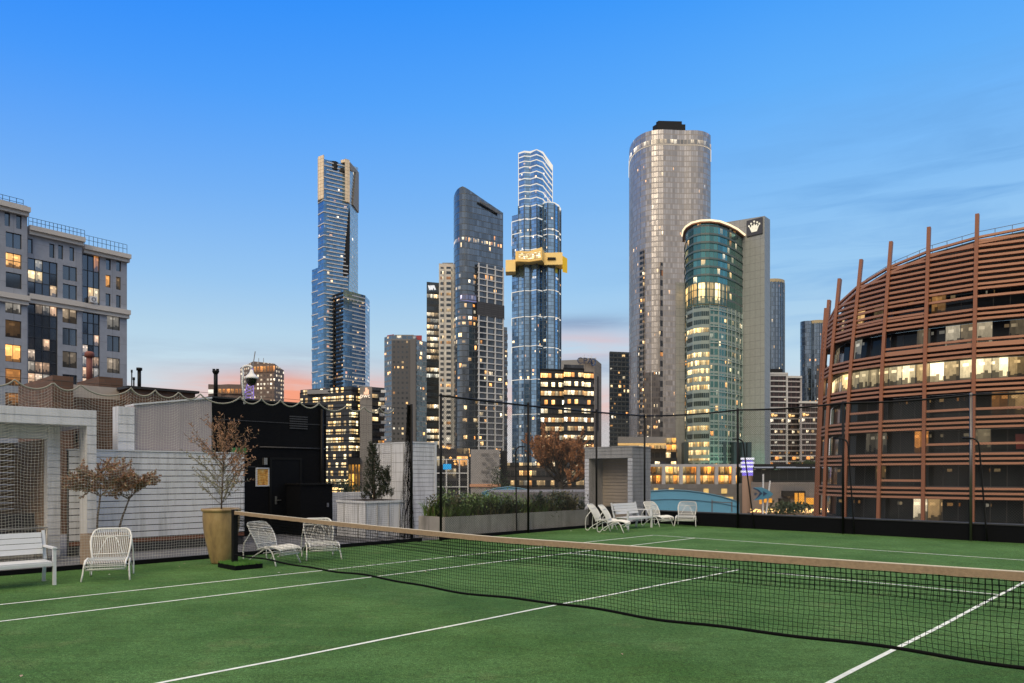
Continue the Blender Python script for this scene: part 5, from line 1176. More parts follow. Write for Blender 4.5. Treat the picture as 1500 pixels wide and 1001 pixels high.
r = thing('led_drum', 'small round tower glowing violet with bright white rings beside the hotel', 'light tower', (*U(1095, D - 4), GZ))
x, y = U(1095, D - 4); rr_ = 10.5 * D / F * .9
m = MB(); m.lathe([(rr_ * .8, GZ), (rr_ * .8, top(697, D)), (0, top(697, D))], (x, y, 0), 20); m.build('brick_base', mat('tan_base', (.30, .2, .15), .8), r)
m = MB(); m.lathe([(rr_ * .8, top(697, D)), (rr_ * .82, top(676, D)), (rr_ * .7, top(675, D))], (x, y, 0), 20); m.build('violet_drum', emis('violet_glow', (.30, .22, .95), .95), r)
for v in (691, 684, 678.5, 672.5): m = MB(); m.lathe([(0, -.35), (rr_, -.35), (rr_, .35), (0, .35)], (x, y, top(v, D)), 20); m.build('light_ring', emis('ring_white', (.92, .9, 1), 1.1), r)
D = 262
r = thing('terrace_building', 'long low grey building with a black glazed upper storey and glowing doors', 'building', (*U(1160, D), GZ))
m = MB(); m.prism(fp([(1103, D), (1260, D - 2)], 24), top(706, D), top(684, D), (3, 6), zb=top(706, D)); m.build('upper_glass', glass('terrace_glass', (.05, .06, .06), p=.14, st=.5, metal=.3, frame=(.03, .1, .03, .25), fcol=(.012, .012, .014), seed=42, dspec=.15, seethru=.8, spark=.3, detail=6, ramp=[(0, (.5, .9, .6)), (1, (1, .8, .5))]), r)
m = MB(); m.prism(fp([(1104, D - 1.5), (1260, D - 3)], 28), top(684.5, D), top(680, D)); m.build('roof_fascia', DARKF, r)
m = MB()
for (ua, ub) in ((1105, 1133), (1137, 1186), (1190, 1215)): a, b = U(ua, D - 1.9), U(ub, D - 1.9); m.box(a[0], a[1] - .2, top(686, D), b[0], a[1] + .2, top(684, D))
m.build('light_strip', emis('strip_grey', (.7, .74, .85), .45), r)
m = MB(); m.prism(fp([(1100, D - 1), (1262, D - 3)], 27), GZ, top(706.5, D), zb=GZ); m.build('lower_wall', panel('grey_blocks2', (.15, .145, .155), (5, 2.6), .05, rough=.8, var=.08), r)
m = MB(); a, b = U(1147, D - 3.3), U(1180, D - 3.3); m.box(a[0], a[1], top(727, D), b[0], b[1] + 2, top(719, D)); a, b = U(1143, D - 3.5), U(1158, D - 3.5); m.box(a[0], a[1], top(737, D), b[0], b[1] + 2, top(730, D)); m.build('dark_opening', DARKF, r)
m = MB()
for (u0, u1, v0, v1) in ((1165, 1168.5, 722, 738), (1171, 1178, 722, 738), (1182, 1192, 729, 738.5), (1118, 1131, 730, 736), (1113, 1116, 731, 738)): a, b = U(u0, D - 4), U(u1, D - 4); m.box(a[0], a[1], top(v1, D), b[0], a[1] + .6, top(v0, D))
m.build('lit_door', emis('orange_door', (1, .42, .06), 1.0), r)
m = MB()
for i in range(150):
    u_ = RU(1100, 1205); v_ = 743.5 + 6.5 * R(); x, y = U(u_, D - RU(6, 14)); z_ = top(v_, D); m.lathe([(0, -.22), (.25, 0), (0, .22)], (x, y, z_), 6)
lb = m.build('festoon_lights', emis('bulb', (1, .6, .2), 3.0), r); lb['kind'] = 'stuff'
m = MB()
for (ua, ub, v) in ((1107, 1200, 745),): m.box(*U(ua, D - 14), top(751, D), U(ub, D)[0], D - 5, top(748.5, D))
m.build('terrace_deck', mat('terrace', (.2, .13, .09), .8), r)
flood(1140, D - 9, top(742, D), 700, (1, .6, .25), .5); flood(1182, D - 9, top(742, D), 900, (1, .65, .25), .5); flood(1115, D - 9, top(742, D), 600, (1, .5, .2), .5)
# fish sculpture and two white poles
D = 205
r = thing('fish_sculpture', 'blue angular fish sculpture facing right on two white poles by the river', 'sculpture', (*U(1120, D), GZ))
FB1 = mat('fish_blue', (.07, .24, .38), .4, var=.25, vs=1.5); FB2 = mat('fish_navy', (.02, .05, .12), .4)
def slabpoly(mb, pts_, Y, th, mi=0):
    q = [U(u, Y) + (zz(v, Y),) for u, v in pts_]; b_ = [(x, y + th, z) for x, y, z in q]; mb.face(q, mi=mi); mb.face(b_[::-1], mi=mi)
    for i in range(len(q)): j = (i + 1) % len(q); mb.face([q[i], b_[i], b_[j], q[j]], mi=mi)
m = MB(); slabpoly(m, [(1133, 724), (1126, 730), (1116, 732), (1106, 733), (1113, 727), (1116, 722), (1112, 718), (1104, 714.5), (1116, 714), (1125, 718)], D, 1.0); m.build('body', FB1, r)
m = MB(); slabpoly(m, [(1104, 714.5), (1103.5, 716), (1110, 719), (1113, 723), (1110, 728), (1105.5, 732), (1112, 727.5), (1117, 723), (1112, 718)], D - .1, .3); slabpoly(m, [(1118, 720), (1124, 723), (1118, 727)], D - .12, .2); slabpoly(m, [(1106, 722), (1110, 723), (1106, 726)], D, .5); m.build('stripe', FB2, r)
for (ua, ub, v) in ((1118, 1117.5, 694.5), (1128, 1122, 704.5)): m = MB(); m.beam((*U(ub, D + 1.6), zz(756, D)), (*U(ua, D + 1.6), zz(v, D)), .34, .34); m.build('pole', mat('pole_white', (.7, .7, .72), .5), r)
# blue curved canopies beyond the wall
AQ = mat('canopy_blue', (.13, .38, .60), .6, var=.10, vs=.4)
def canopy(us, vs_, Y, vb, lab, depth=9):
    r = thing('curved_canopy', lab, 'canopy', (*U(us[0], Y), zz(vb, Y))); m = MB(); N_ = 18; base = len(m.v); rows_ = []
    for j in range(5):
        Yj = Y + depth * j / 4; row_ = []
        for i in range(N_ + 1):
            f_ = i / N_; k = f_ * (len(us) - 1); i0 = min(int(k), len(us) - 2); q = k - i0; u_ = us[i0] + (us[i0 + 1] - us[i0]) * q; v_ = vs_[i0] + (vs_[i0 + 1] - vs_[i0]) * q
            x = (u_ - 750) * Y / F; row_.append((x, Yj, zz(v_, Y) + (zz(v_, Y) - zz(vb, Y)) * (-.5 * (j / 4) ** 2) + .25 * j / 4))
        rows_.append(row_)
    for j in range(4):
        for i in range(N_): m.face([rows_[j][i], rows_[j][i + 1], rows_[j + 1][i + 1], rows_[j + 1][i]], sm=True)
    for i in range(N_): a, b = rows_[0][i], rows_[0][i + 1]; m.face([(a[0], a[1], zz(vb, Y)), (b[0], b[1], zz(vb, Y)), b, a])
    m.build('canopy_skin', AQ, r)
    m = MB(); m.tube([(p_[0], p_[1] - .1, p_[2] - (p_[2] - zz(vb, Y)) * .35) for p_ in rows_[0]], .05, 5); m.tube([(p_[0], p_[1] - .05, p_[2]) for p_ in rows_[0]], .1, 6); m.build('edge_tube', mat('canopy_edge', (.08, .22, .34), .5), r)
canopy([940, 955, 975, 1000, 1030, 1055, 1075, 1083], [722, 719.5, 718.2, 718.5, 722, 727, 733, 737], 110, 756, 'large pale blue arched canopy roof beyond the black wall, left of the fence post')
canopy([706, 725, 745, 765, 785], [722, 716, 713.5, 716, 721], 110, 728, 'small blue arched canopy showing above the planted trough')
r = thing('grey_roof_box', 'weathered grey roof block behind the trough planting, below the autumn tree', 'roof structure', (*U(800, 40), -3))
m = MB(); m.prism(fp([(716, 40), (790, 40), (876, 41)], 6), -6, zz(721, 40)); m.build('wall', mat('grey_block', (.17, .165, .175), .8, var=.2, vs=.8), r)
# thin handrails beyond the wall
r = thing('handrail', 'thin grey handrail frame standing before the blue canopy', 'handrail', (*U(1060, 32), 0))
m = MB(); G_ = mat('rail_grey', (.14, .14, .15), .5)
for (u0, v0, u1, v1) in ((1043, 732, 1043, 752), (1043, 735, 1072, 737), (1072, 735, 1072, 750)): m.beam((*U(u0, 32), zz(v0, 32)), (*U(u1, 32), zz(v1, 32)), .04, .04)
m.build('frame', G_, r)
# --- lit glass building and porte under T8
D = 330
r = thing('podium_building', 'low lit podium with an amber ceiling at the foot of the silver tower', 'building', (*U(970, D), GZ))
m = MB(); m.prism(fp([(935, D), (992, D + 2)], 20), GZ, top(652, D), (2.5, 4)); m.build('glass_wall', LITOFF, r)
m = MB(); m.prism(fp([(905, D - 6), (977, D - 6)], 26), top(650, D), top(641, D)); m.build('roof_slab', GREYF, r)
m = MB(); m.prism(fp([(905, D - 5.5), (976, D - 5.5)], 4), top(653, D), top(650.2, D)); m.build('lit_ceiling', emis('soffit', (1, .6, .22), 1.0), r)
m = MB(); m.prism(fp([(976, D - 8), (991, D - 8)], 8), top(662, D), top(643, D), (2.2, 3), zb=top(662, D)); m.build('lit_box', ORG, r)
# --- far left: orange lit building, low one, spire
D = 900
r = thing('office_building', 'distant brown building with a grid of bright square windows behind the black roof', 'office building', (*U(380, D), GZ))
BR = glass('brown_grid', (.16, .12, .1), p=.75, st=1.5, metal=.2, frame=(.22, .22, .22, .28), fcol=(.14, .095, .075), seed=50, clump=.5, ramp=[(0, (1, .7, .4)), (1, (1, .92, .75))])
pts = [(352, D + 30), (371, D + 8), (402, D), (416, D + 18)]
p_ = fp(pts, 25); m = MB(); m.prism(p_, GZ, [top(534, D), top(528, D), top(533, D), top(540, D), top(540, D), top(534, D)], (4.6, 5.2), capmi=1); m.build('grid_wall', [BR, ROOFM], r)
m = MB(); a, b = U(371, D + 7), U(402, D - 1); m.prism([a, b, (b[0], b[1] + 2), (a[0], a[1] + 2)], top(545, D), top(536, D), (4.6, 8), zb=top(545, D)); m.build('orange_band', glass('orange_band', (.2, .1, .05), p=9, st=.9, metal=.2, frame=(.12, .05, .12, .05), fcol=(.12, .08, .06), seed=51, ramp=[(0, (1, .35, .08)), (1, (1, .5, .15))]), r)
m = MB(); 
for u_ in (379, 386): x, y = U(u_, D + 20); m.beam((x, y, top(530, D)), (x, y, top(521, D)), .5, .5)
m.build('antenna', GREYF, r)
r = thing('office_building', 'distant low brown building with a row of orange lights left of the white camera', 'office building', (*U(325, 800), GZ))
D = 800
m = MB(); m.prism(fp([(305, D), (322, D + 4), (334, D), (355, D + 3)], 20), GZ, top(563, D), (5, 6), capmi=1); m.build('wall', [mat('far_brown', (.13, .095, .085), .8), ROOFM], r)
m = MB(); a, b = U(319, D - 1), U(353, D - 1); m.prism([a, b, (b[0], b[1] + 1), (a[0], a[1] + 1)], top(577, D), top(570, D), (4.5, 6), zb=top(577, D)); m.build('lit_row', MATS['orange_band'], r)
m = MB(); a, b = U(305, D - 2), U(312, D - 2); m.prism([a, b, (b[0], b[1] + 1), (a[0], a[1] + 1)], top(577, D), top(571, D)); m.build('lit_corner', emis('white_lit', (1, .92, .8), 1.1), r)
r = thing('spire', 'thin violet lit lattice spire rising left of the bright grid windowed building', 'spire', (*U(365, 850), GZ))
x, y = U(363, 850); m = MB()
for k in range(10):
    z0, z1 = top(590 - k * 5, 850), top(585 - k * 5, 850); w0, w1 = 7 * (1 - k / 10.5), 7 * (1 - (k + 1) / 10.5); ox = .55 * k
    for sg in (-1, 1): m.beam((x + ox + sg * w0, y, z0), (x + ox + .55 + sg * w1, y, z1), .6, .6); m.beam((x + ox + sg * w0, y, z0), (x + ox + .55 - sg * w1, y, z1), .4, .4)
m.build('lattice', emis('violet_lit', (.42, .28, .9), .8), r)
m = MB(); m.beam((x + 5.4, y, top(540, 850)), (x + 8.5, y, top(515, 850)), .8, .8); m.build('mast', GREYF, r)
# --- office with lit floors and grey sign pier u 440-563
D = 330
r = thing('office_building', 'dark office building full of gold lit floors with a tall grey sign pier', 'office building', (*U(510, D), GZ))
LIT2 = glass('gold_office', (.07, .08, .095), p=.5, rowp=.45, st=2.4, metal=.5, frame=(.05, .28, .05, .14), fcol=(.022, .024, .028), seed=55, groups=1, clump=.45, detail=4, ramp=[(0, (1, .6, .2)), (1, (1, .85, .52))])
block(r, [(440, D + 10), (515, D - 4), (527, D + 1)], 26, 571.5, 0, (1.5, 3.7), LIT2, band=3.7, bh=.55)
m = MB(); m.prism(fp([(450, D + 4), (496, D + 1), (507, D + 3)], 14), top(576, D), top(570, D)); m.build('roof_overhang', GREYF, r)
m = MB(); m.prism(fp([(440, D + 12), (452, D + 8)], 6), top(578, D), top(569, D)); m.prism(fp([(452, D + 8), (470, D + 8)], 6), top(576, D), top(571, D)); m.build('roof_plant', mat('plant_grey', (.33, .35, .37), .5), r)
pier = fp([(527, D - 2), (545, D - 1)], 14); m = MB(); m.prism(pier, GZ, top(567, D), zb=GZ); m.build('sign_pier', panel('pier_panels', (.20, .19, .185), (3, 3.7), .08, rough=.7, var=.05), r)
x, y = U(535, D - 2.6); text(r, 'pwc', 2.7, (x, y, top(583.5, D)), 0, emis('sign_warm', (1, .8, .6), 1.4), 'sign_letters', .1)
m = MB(); 
for (q0, q1, q2, q3) in ((0, 0, 1.4, 1.2), (1.4, 0, 2.4, 2.2), (.7, 1.2, 1.7, 3.0)): m.box(x - .6 + q0 * .9, y - .1, top(579, D) + q1, x - .6 + q2 * .9, y + .1, top(579, D) + q3)
m.build('sign_mark', emis('sign_orange', (1, .55, .35), 1.3), r)
m = MB(); m.prism(fp([(510, D - 5), (527, D - 4)], 4), GZ, top(681, D), (1.4, 7.5), zb=GZ); m.build('amber_lobby', glass('lobby_glass', (.1, .06, .02), p=9, st=1.5, metal=.2, frame=(.2, .02, .2, .02), fcol=(.06, .04, .03), seed=56, ramp=[(0, (1, .4, .04)), (1, (1, .6, .15))]), r)
m = MB(); m.prism(fp([(509, D - 5.5), (528, D - 4.5)], 5), top(681, D), top(671, D)); m.build('canopy', DARKF, r)
D = 345
r = thing('office_building', 'dark stepped apartment block with staggered white balconies right of the grey sign pier', 'office building', (*U(555, D), GZ))
p_ = block(r, [(545, D), (563, D + 4)], 18, 567, 0, (1.6, 3.6), glass('night2', (.05, .06, .07), p=.35, rowp=.12, st=1.7, metal=.5, frame=(.05, .3, .05, .12), fcol=(.04, .04, .045), seed=57, groups=2), band=3.6, bh=.6)
m = MB()
for k, z in enumerate(frange(top(655, D), top(575, D), 3.6)): a, b = U(556 + (k % 2) * 2, D - 1), U(563.5 + (k % 2) * 1.5, D - 1); m.box(a[0], a[1], z, b[0], b[1] + 2, z + 1.3)
m.build('balcony', WBAND, r)
# --- dark building with white frames, screen, sign wall u 640-790
D = 240
r = thing('gallery_building', 'dark low building with a white window grid and a blue screen behind the hedge', 'building', (*U(670, D), GZ))
m = MB(); m.prism(fp([(600, D), (688, D)], 16), GZ, top(657, D), (3.8, 4), capmi=1); m.build('wall', [glass('gallery_glass', (.05, .055, .065), p=.12, st=1.2, metal=.5, frame=(.04, .1, .04, .1), fcol=(.03, .03, .035), seed=60), ROOFM], r)
m = MB()
for v in (674, 694, 714): m.box(*U(600, D - .6), top(v, D), U(686, D)[0], D, top(v, D) + .32)
for u_ in (636, 653, 672, 684.5): x, y = U(u_, D - .7); m.box(x, y, GZ, x + .4, y + .6, top(674, D))
m.build('white_frame', WBAND, r)
m = MB(); a, b = U(649, D - .9), U(661, D - .9); m.box(a[0], a[1], top(688, D), b[0], a[1] + .2, top(680, D)); m.build('blue_screen', emis('screen_blue', (.05, .45, .9), .9), r)
m = MB(); 
for (u_, v_) in ((658, 657), (660, 671), (666, 676), (667, 680), (650, 655), (655, 656)): x, y = U(u_, D - 1.2); m.lathe([(0, -.4), (.5, 0), (0, .4)], (x, y, top(v_, D)), 8)
m.build('amber_lamp', emis('lamp_amber', (1, .5, .15), 1.8), r)
r = thing('sign_wall', 'blank faced grey building end with faint rows of small dark markings', 'building', (*U(712, D), GZ))
m = MB(); m.prism(fp([(689.5, D - 3), (731.5, D - 2)], 12), GZ, top(659, D), zb=GZ); m.build('wall', panel('sign_wall_mat', (.30, .285, .285), (6, 6), .02, rough=.8, var=.03), r)
m = MB(); DK = mat('faint_marking', (.13, .125, .13), .7)
for (v, segs) in ((665.5, ((705, 715), (722, 727))), (672, ((711, 721),)), (678.5, ((706, 711), (717, 727))), (684.5, ((712, 722),)), (690.5, ((705, 717), (722, 727))), (697, ((711, 713), (716, 721))), (703.5, ((706, 716), (721, 725)))):
    for a_, b_ in segs:
        u_ = a_
        while u_ < b_: x, y = U(u_, D - 3.3); m.box(x, y, top(v, D) - .25, x + .2, y + .25, top(v, D) + RU(.1, .35)); u_ += 1.6
m.build('wall_marking', DK, r)
m = MB(); m.prism(fp([(688, D - 3.6), (733, D - 2.6)], 1.2), top(713, D), top(709, D)); m.build('lit_canopy', emis('shop_glow', (1, .5, .28), .45), r)
m = MB(); m.prism(fp([(733, D + 4), (743, D + 4)], 8), GZ, top(660, D)); m.build('side_wing', DARKF, r)
D = 270
r = thing('shop_building', 'low shopfront building with warm lit glazing left of the autumn tree trunk', 'building', (*U(765, D), GZ))
block(r, [(741, D), (800, D)], 14, 678, 0, (1.6, 3.6), glass('shop_glass', (.05, .05, .05), p=.9, st=1.2, metal=.3, frame=(.08, .2, .08, .15), fcol=(.035, .03, .03), seed=62, groups=1), band=3.6, bh=.5)
block(r, [(800, D), (905, D + 5)], 14, 690, 0, (1.6, 3.6), MATS['shop_glass'], 'east_wing', band=3.6, bh=.5)
# --- autumn tree
D = 95
tx, ty = U(823, D); r = thing('autumn_tree', 'bare looking autumn tree with rust brown leaves in front of the lit offices', 'tree', (tx, ty, -12))
mt, ml = MB(), MB(); RUST = mat('rust_leaf', (.44, .20, .085), .8, var=.5, vs=1.2); RUST2 = mat('dull_leaf', (.26, .14, .075), .8, var=.4, vs=1.2)
lf3 = dict(n=10, L=.25, w=.16, mi=lambda q: 0 if R() < .6 else 1, **{'from': 1})
mt.tube([(tx, ty, -12), (tx - .1, ty, -3), (tx, ty, zz(718, D)), (tx - .3, ty, zz(700, D))], [.5, .4, .34, .28], 9)
for i in range(17):
    a = 6.28 * i / 17 + RU(-.3, .3); zq = RU(702, 716); up = RU(.15, 1.3)
    branchy(mt, ml, (tx - .1, ty, zz(zq, D)), (math.cos(a) * 1.0, math.sin(a) * .8, up), RU(2.7, 3.9), .13, 3, lf3, .75, 3, 4, .25, .02)
mt.build('trunk', mat('dark_bark', (.035, .026, .02), .9), r); ml.build('crown', [RUST, RUST2], r)
def blob_tree(u, v0, v1, D, wpx, lab, cm, n=500, zb=GZ):
    x, y = U(u, D); z0, z1 = zz(v1, D), zz(v0, D); w_ = wpx * D / F / 2; r = thing('street_tree', lab, 'tree', (x, y, zb), group=None); mt, ml = MB(), MB()
    mt.tube([(x, y, zb), (x, y, (z0 + z1) / 2)], [.3, .1], 6)
    cl = [Vector((x + RU(-w_, w_) * .7, y + RU(-w_, w_) * .6, z0 + (z1 - z0) * RU(.2, .85))) for _ in range(9)]
    for i in range(n):
        c = random.choice(cl); s_ = w_ * .42; q = c + Vector((random.gauss(0, s_), random.gauss(0, s_), random.gauss(0, (z1 - z0) * .17)))
        leafq(ml, q, (RU(-1, 1), RU(-1, 1), RU(-.3, 1)), w_ * .16, w_ * .12, 0)
    mt.build('trunk', MATS['dark_bark'], r); ml.build('crown', [cm], r)
GT = mat('night_green', (.03, .048, .02), .8, var=.4, vs=.6)
for a_ in ((505, 704, 728, 200, 38, 'dark green tree at the foot of the gold lit office, left of the conifer'), (640, 708, 735, 190, 30, 'dark street tree behind the tall white boarded box'), (735, 684, 722, 170, 30, 'dark street tree between the marked grey wall and the shopfronts'), (1190, 676, 684, 330, 36, 'small green trees on the roof terrace beside the copper clad building')): blob_tree(*a_, GT)
blob_tree(1150, 738, 752, 240, 60, 'low bushy planting lit amber beside the fish sculpture', GT)
# ---------- city towers behind the viewpoint, seen in the glass of the towers ahead
NG = glass('rear_tower_glass', (.08, .10, .13), p=.25, st=1.2, metal=.6, frame=(.12, .25, .12, .12), fcol=(.05, .05, .055), seed=99)
for k, (x, y, w_, d_, h2) in enumerate(((-420, -330, 60, 40, 150), (-300, -260, 50, 45, 105), (-210, -400, 55, 40, 215), (-120, -300, 48, 40, 120), (-40, -380, 60, 45, 170), (50, -300, 44, 40, 95), (130, -420, 60, 45, 230), (220, -300, 60, 45, 130), (330, -340, 56, 45, 185), (450, -260, 70, 45, 120), (560, -150, 60, 50, 160))):
    r = thing('office_tower', 'dark office tower standing behind the court, number %s from the river side' % ('one two three four five six seven eight nine ten eleven'.split()[k]), 'skyscraper', (x, y, GZ), group='office towers behind the court')
    m = MB(); m.prism([(x, y), (x + w_, y + 8), (x + w_, y + d_), (x, y + d_)], GZ, h2, (3, 3.6), capmi=1); m.build('curtain_wall', [NG, ROOFM], r)
    m = MB(); m.prism([(x + 8, y + 8), (x + w_ - 8, y + 10), (x + w_ - 8, y + d_ - 6), (x + 8, y + d_ - 6)], h2, h2 + 8); m.build('roof_plant', DARKF, r)
# ---------- ground and river far below
m = MB(); m.face([(-3000, -2500, GZ - .02), (3000, -2500, GZ - .02), (3000, 6000, GZ - .02), (-3000, 6000, GZ - .02)]); struct(m.build('street_ground', mat('asphalt', (.055, .055, .058), .9, var=.2, vs=.05)))
m = MB(); a, b = 120, 200; m.face([(-1500, a, GZ + .1), (1500, a - 30, GZ + .1), (1500, b - 30, GZ + .1), (-1500, b, GZ + .1)]); 
def water():
    mt_, t = newmat('river_water'); P = t.node('ShaderNodeTexCoord').outputs['Object']; b_ = t.node('ShaderNodeBump', {'Strength': .4, 'Distance': .3, 'Height': t.noise(P, .5, 4)})
    p = t.node('ShaderNodeBsdfPrincipled', {'Base Color': (.02, .03, .03, 1), 'Roughness': .1, 'Normal': b_.outputs[0]}); o = t.node('ShaderNodeOutputMaterial'); t.l.new(p.outputs[0], o.inputs[0]); return mt_
struct(m.build('river', water()))
# body of the building that carries the court
r = thing('roof_building', 'building below that carries the rooftop court, its edge hidden by the black wall', 'building', cp(0, 0, -1))
m = MB(); m.cbox(-14.5, -18, GZ, 16, 17.2, -.03); m.build('wall', CONC, r)
# ================= left office building, stepped facade
FD = Vector((math.sin(math.radians(38.7)), math.cos(math.radians(38.7)))); FN = Vector((FD.y, -FD.x))      # along, outward
P0 = Vector(U(20, 108)); 
def fac(px, py, off):      # pixel -> (t along facade, z)
    r_ = (px - 750) / F; base = P0 - FN * off
    # base.x + FD.x t = r (base.y + FD.y t)
    t_ = (r_ * base.y - base.x) / (FD.x - r_ * FD.y); Y = base.y + FD.y * t_; return t_, zz(py, Y)
def fpt(t_, off, z): q = P0 - FN * off + FD * t_; return (q.x, q.y, z)
LWALL = panel('left_wall_panels', (.31, .33, .38), (2.9, 3.3), .035, rough=.8, var=.05, lcol=(.17, .17, .18))
LEDGE = mat('ledge_stone', (.56, .52, .48), .7, var=.1, vs=.5)
FRAME_D = mat('frame_dark', (.03, .035, .045), .5)
lb = thing('office_building', 'grey stepped office building with white ledges and lit windows at the left edge', 'office building', (P0.x, P0.y, GZ))
def C(x, y): return (x / 2.946, 260 + y / 2.946)
WG = {'off': glass('pane_off', (.17, .22, .29), p=0, metal=.8, rough=.06, frame=(0, 0, 0, 0), tilt=.03, seethru=.4, seed=70),
      'warm': glass('pane_warm', (.05, .05, .05), p=9, st=1.0, metal=.5, rough=.06, frame=(0, 0, 0, 0), seethru=.5, seed=71, detail=5, ramp=[(0, (1, .42, .1)), (1, (1, .7, .32))]),
      'pale': glass('pane_pale', (.05, .05, .05), p=9, st=.6, metal=.5, rough=.06, frame=(0, 0, 0, 0), seethru=.5, seed=72, detail=6, ramp=[(0, (1, .75, .5)), (1, (1, .92, .8))]),
      'dim': glass('pane_dim', (.04, .035, .03), p=9, st=.26, metal=.5, rough=.06, frame=(0, 0, 0, 0), seethru=.5, seed=73, detail=5, ramp=[(0, (1, .4, .1)), (1, (1, .65, .3))])}
def section(px0, px1, ztop_px, off, holes, name='wall'):
    """wall plane with real openings; holes: list of (x0,y0,x1,y1,kind,cols,rows) in crop pixels"""
    (t0, _), (t1, _) = fac(px0, 500, off), fac(px1, 500, off)
    ztop = fac(ztop_px[0], ztop_px[1], off)[1]
    hs = []
    for (x0, y0, x1, y1, kind, nc, nr_) in holes:
        cx_, cy_ = C((x0 + x1) / 2, 0)[0], 0; ta_ = fac(C(x0, 0)[0], 500, off)[0]; tb = fac(C(x1, 0)[0], 500, off)[0]; tm = C((x0 + x1) / 2, 0)[0]
        za, zb_2 = fac(tm, C(0, y1)[1], off)[1], fac(tm, C(0, y0)[1], off)[1]; hs.append((ta_, tb, za, zb_2, kind, nc, nr_))
    ts = sorted({t0, t1} | {h[0] for h in hs} | {h[1] for h in hs}); zs = sorted({GZ, ztop} | {h[2] for h in hs} | {h[3] for h in hs}); m = MB()
    for a, b in zip(ts, ts[1:]):
        for c, d_ in zip(zs, zs[1:]):
            tm, zm_ = (a + b) / 2, (c + d_) / 2
            if any(h[0] < tm < h[1] and h[2] < zm_ < h[3] for h in hs): continue
            m.face([fpt(a, off, c), fpt(b, off, c), fpt(b, off, d_), fpt(a, off, d_)], [(a, c), (b, c), (b, d_), (a, d_)])
    dp = .32
    for h in hs:
        a, b, c, d_ = h[:4]
        for q in (((a, c), (b, c)), ((b, c), (b, d_)), ((b, d_), (a, d_)), ((a, d_), (a, c))):
            (x0, z0), (x1, z1) = q; m.face([fpt(x0, off, z0), fpt(x0, off + dp, z0), fpt(x1, off + dp, z1), fpt(x1, off, z1)], [(0, 0)] * 4)
    m.build(name, LWALL, lb)
    m = MB(); m.face([fpt(t0, off, ztop), fpt(t1, off, ztop), fpt(t1, off + 14, ztop), fpt(t0, off + 14, ztop)]); m.face([fpt(t1, off, GZ), fpt(t1, off + 14, GZ), fpt(t1, off + 14, ztop), fpt(t1, off, ztop)]); m.face([fpt(t1, off + 14, GZ), fpt(t0, off + 14, GZ), fpt(t0, off + 14, ztop), fpt(t1, off + 14, ztop)]); m.build('side_and_roof', LWALL, lb)
    for (a, b, c, d_, kind, nc, nr_) in hs:
        f_ = MB(); w_ = .07
        def bar(x0, z0, x1, z1, o0, o1):
            q = [fpt(x0, o0, z0), fpt(x1, o0, z0), fpt(x1, o1, z0), fpt(x0, o1, z0)]; f_.prism([(p[0], p[1]) for p in q], z0, z1)
        bar(a, c, a + w_, d_, off + .18, off + dp); bar(b - w_, c, b, d_, off + .18, off + dp); bar(a + w_, c, b - w_, c + w_, off + .18, off + dp); bar(a + w_, d_ - w_, b - w_, d_, off + .18, off + dp)
        for i in range(1, nc): x = a + (b - a) * i / nc; bar(x - .035, c + w_, x + .035, d_ - w_, off + .15, off + dp)
        for j in range(1, nr_): z = c + (d_ - c) * j / nr_; bar(a + w_, z - .05, b - w_, z + .05, off + .2, off + dp)
        if kind.startswith('cw'):
            wn = f_.build('curtain_window', FRAME_D, lb); m = MB(); k = kind[2:]
            n_r = nr_
            m.face([fpt(a, off + .28, c), fpt(b, off + .28, c), fpt(b, off + .28, d_), fpt(a, off + .28, d_)], [(0, 0), (nc, 0), (nc, nr_), (0, nr_)]); m.build('pane', CWG[k], wn)
        else:
            wn = f_.build('window', FRAME_D, lb); m = MB(); ph = RU(0, 50) // 1
            m.face([fpt(a, off + .28, c), fpt(b, off + .28, c), fpt(b, off + .28, d_), fpt(a, off + .28, d_)], [(ph, ph), (ph + .999, ph), (ph + .999, ph + .999), (ph, ph + .999)]); m.build('pane', WG[kind], wn)
    return t0, t1, ztop
CWG = {'a': glass('cw_glass_a', (.15, .20, .28), p=.12, st=1.1, metal=.8, rough=.06, frame=(0, 0, 0, 0), seethru=.4, seed=74, detail=4, tilt=.03),
       'b': glass('cw_glass_b', (.15, .20, .28), p=.25, rowp=.4, st=.75, metal=.8, rough=.06, frame=(0, .05, 0, 0), seethru=.4, seed=76, detail=5, tilt=.03, ramp=[(0, (1, .6, .35)), (1, (1, .9, .75))]),
       'c': glass('cw_glass_c', (.15, .20, .28), p=.3, st=.9, metal=.8, rough=.06, frame=(0, 0, 0, 0), seethru=.4, seed=81, detail=4, tilt=.03)}
A = section(-60, 40, (20, 297), 0.0, [(20, 135, 43, 210, 'off', 1, 1), (70, 148, 93, 222, 'off', 1, 1), (25, 240, 93, 305, 'off', 2, 1), (25, 328, 93, 392, 'warm', 2, 2), (25, 412, 93, 478, 'off', 1, 1),
    (23, 516, 92, 588, 'pale', 2, 1), (23, 617, 92, 692, 'dim', 1, 1), (23, 722, 92, 797, 'warm', 2, 1), (23, 826, 92, 900, 'dim', 1, 1), (23, 930, 92, 990, 'dim', 1, 1)]
    + [(-90, y, -25, y + 62, k, 2, 1) for y, k in ((205, 'off'), (290, 'warm'), (375, 'off'), (480, 'pale'), (580, 'off'), (690, 'off'), (800, 'dim'))])
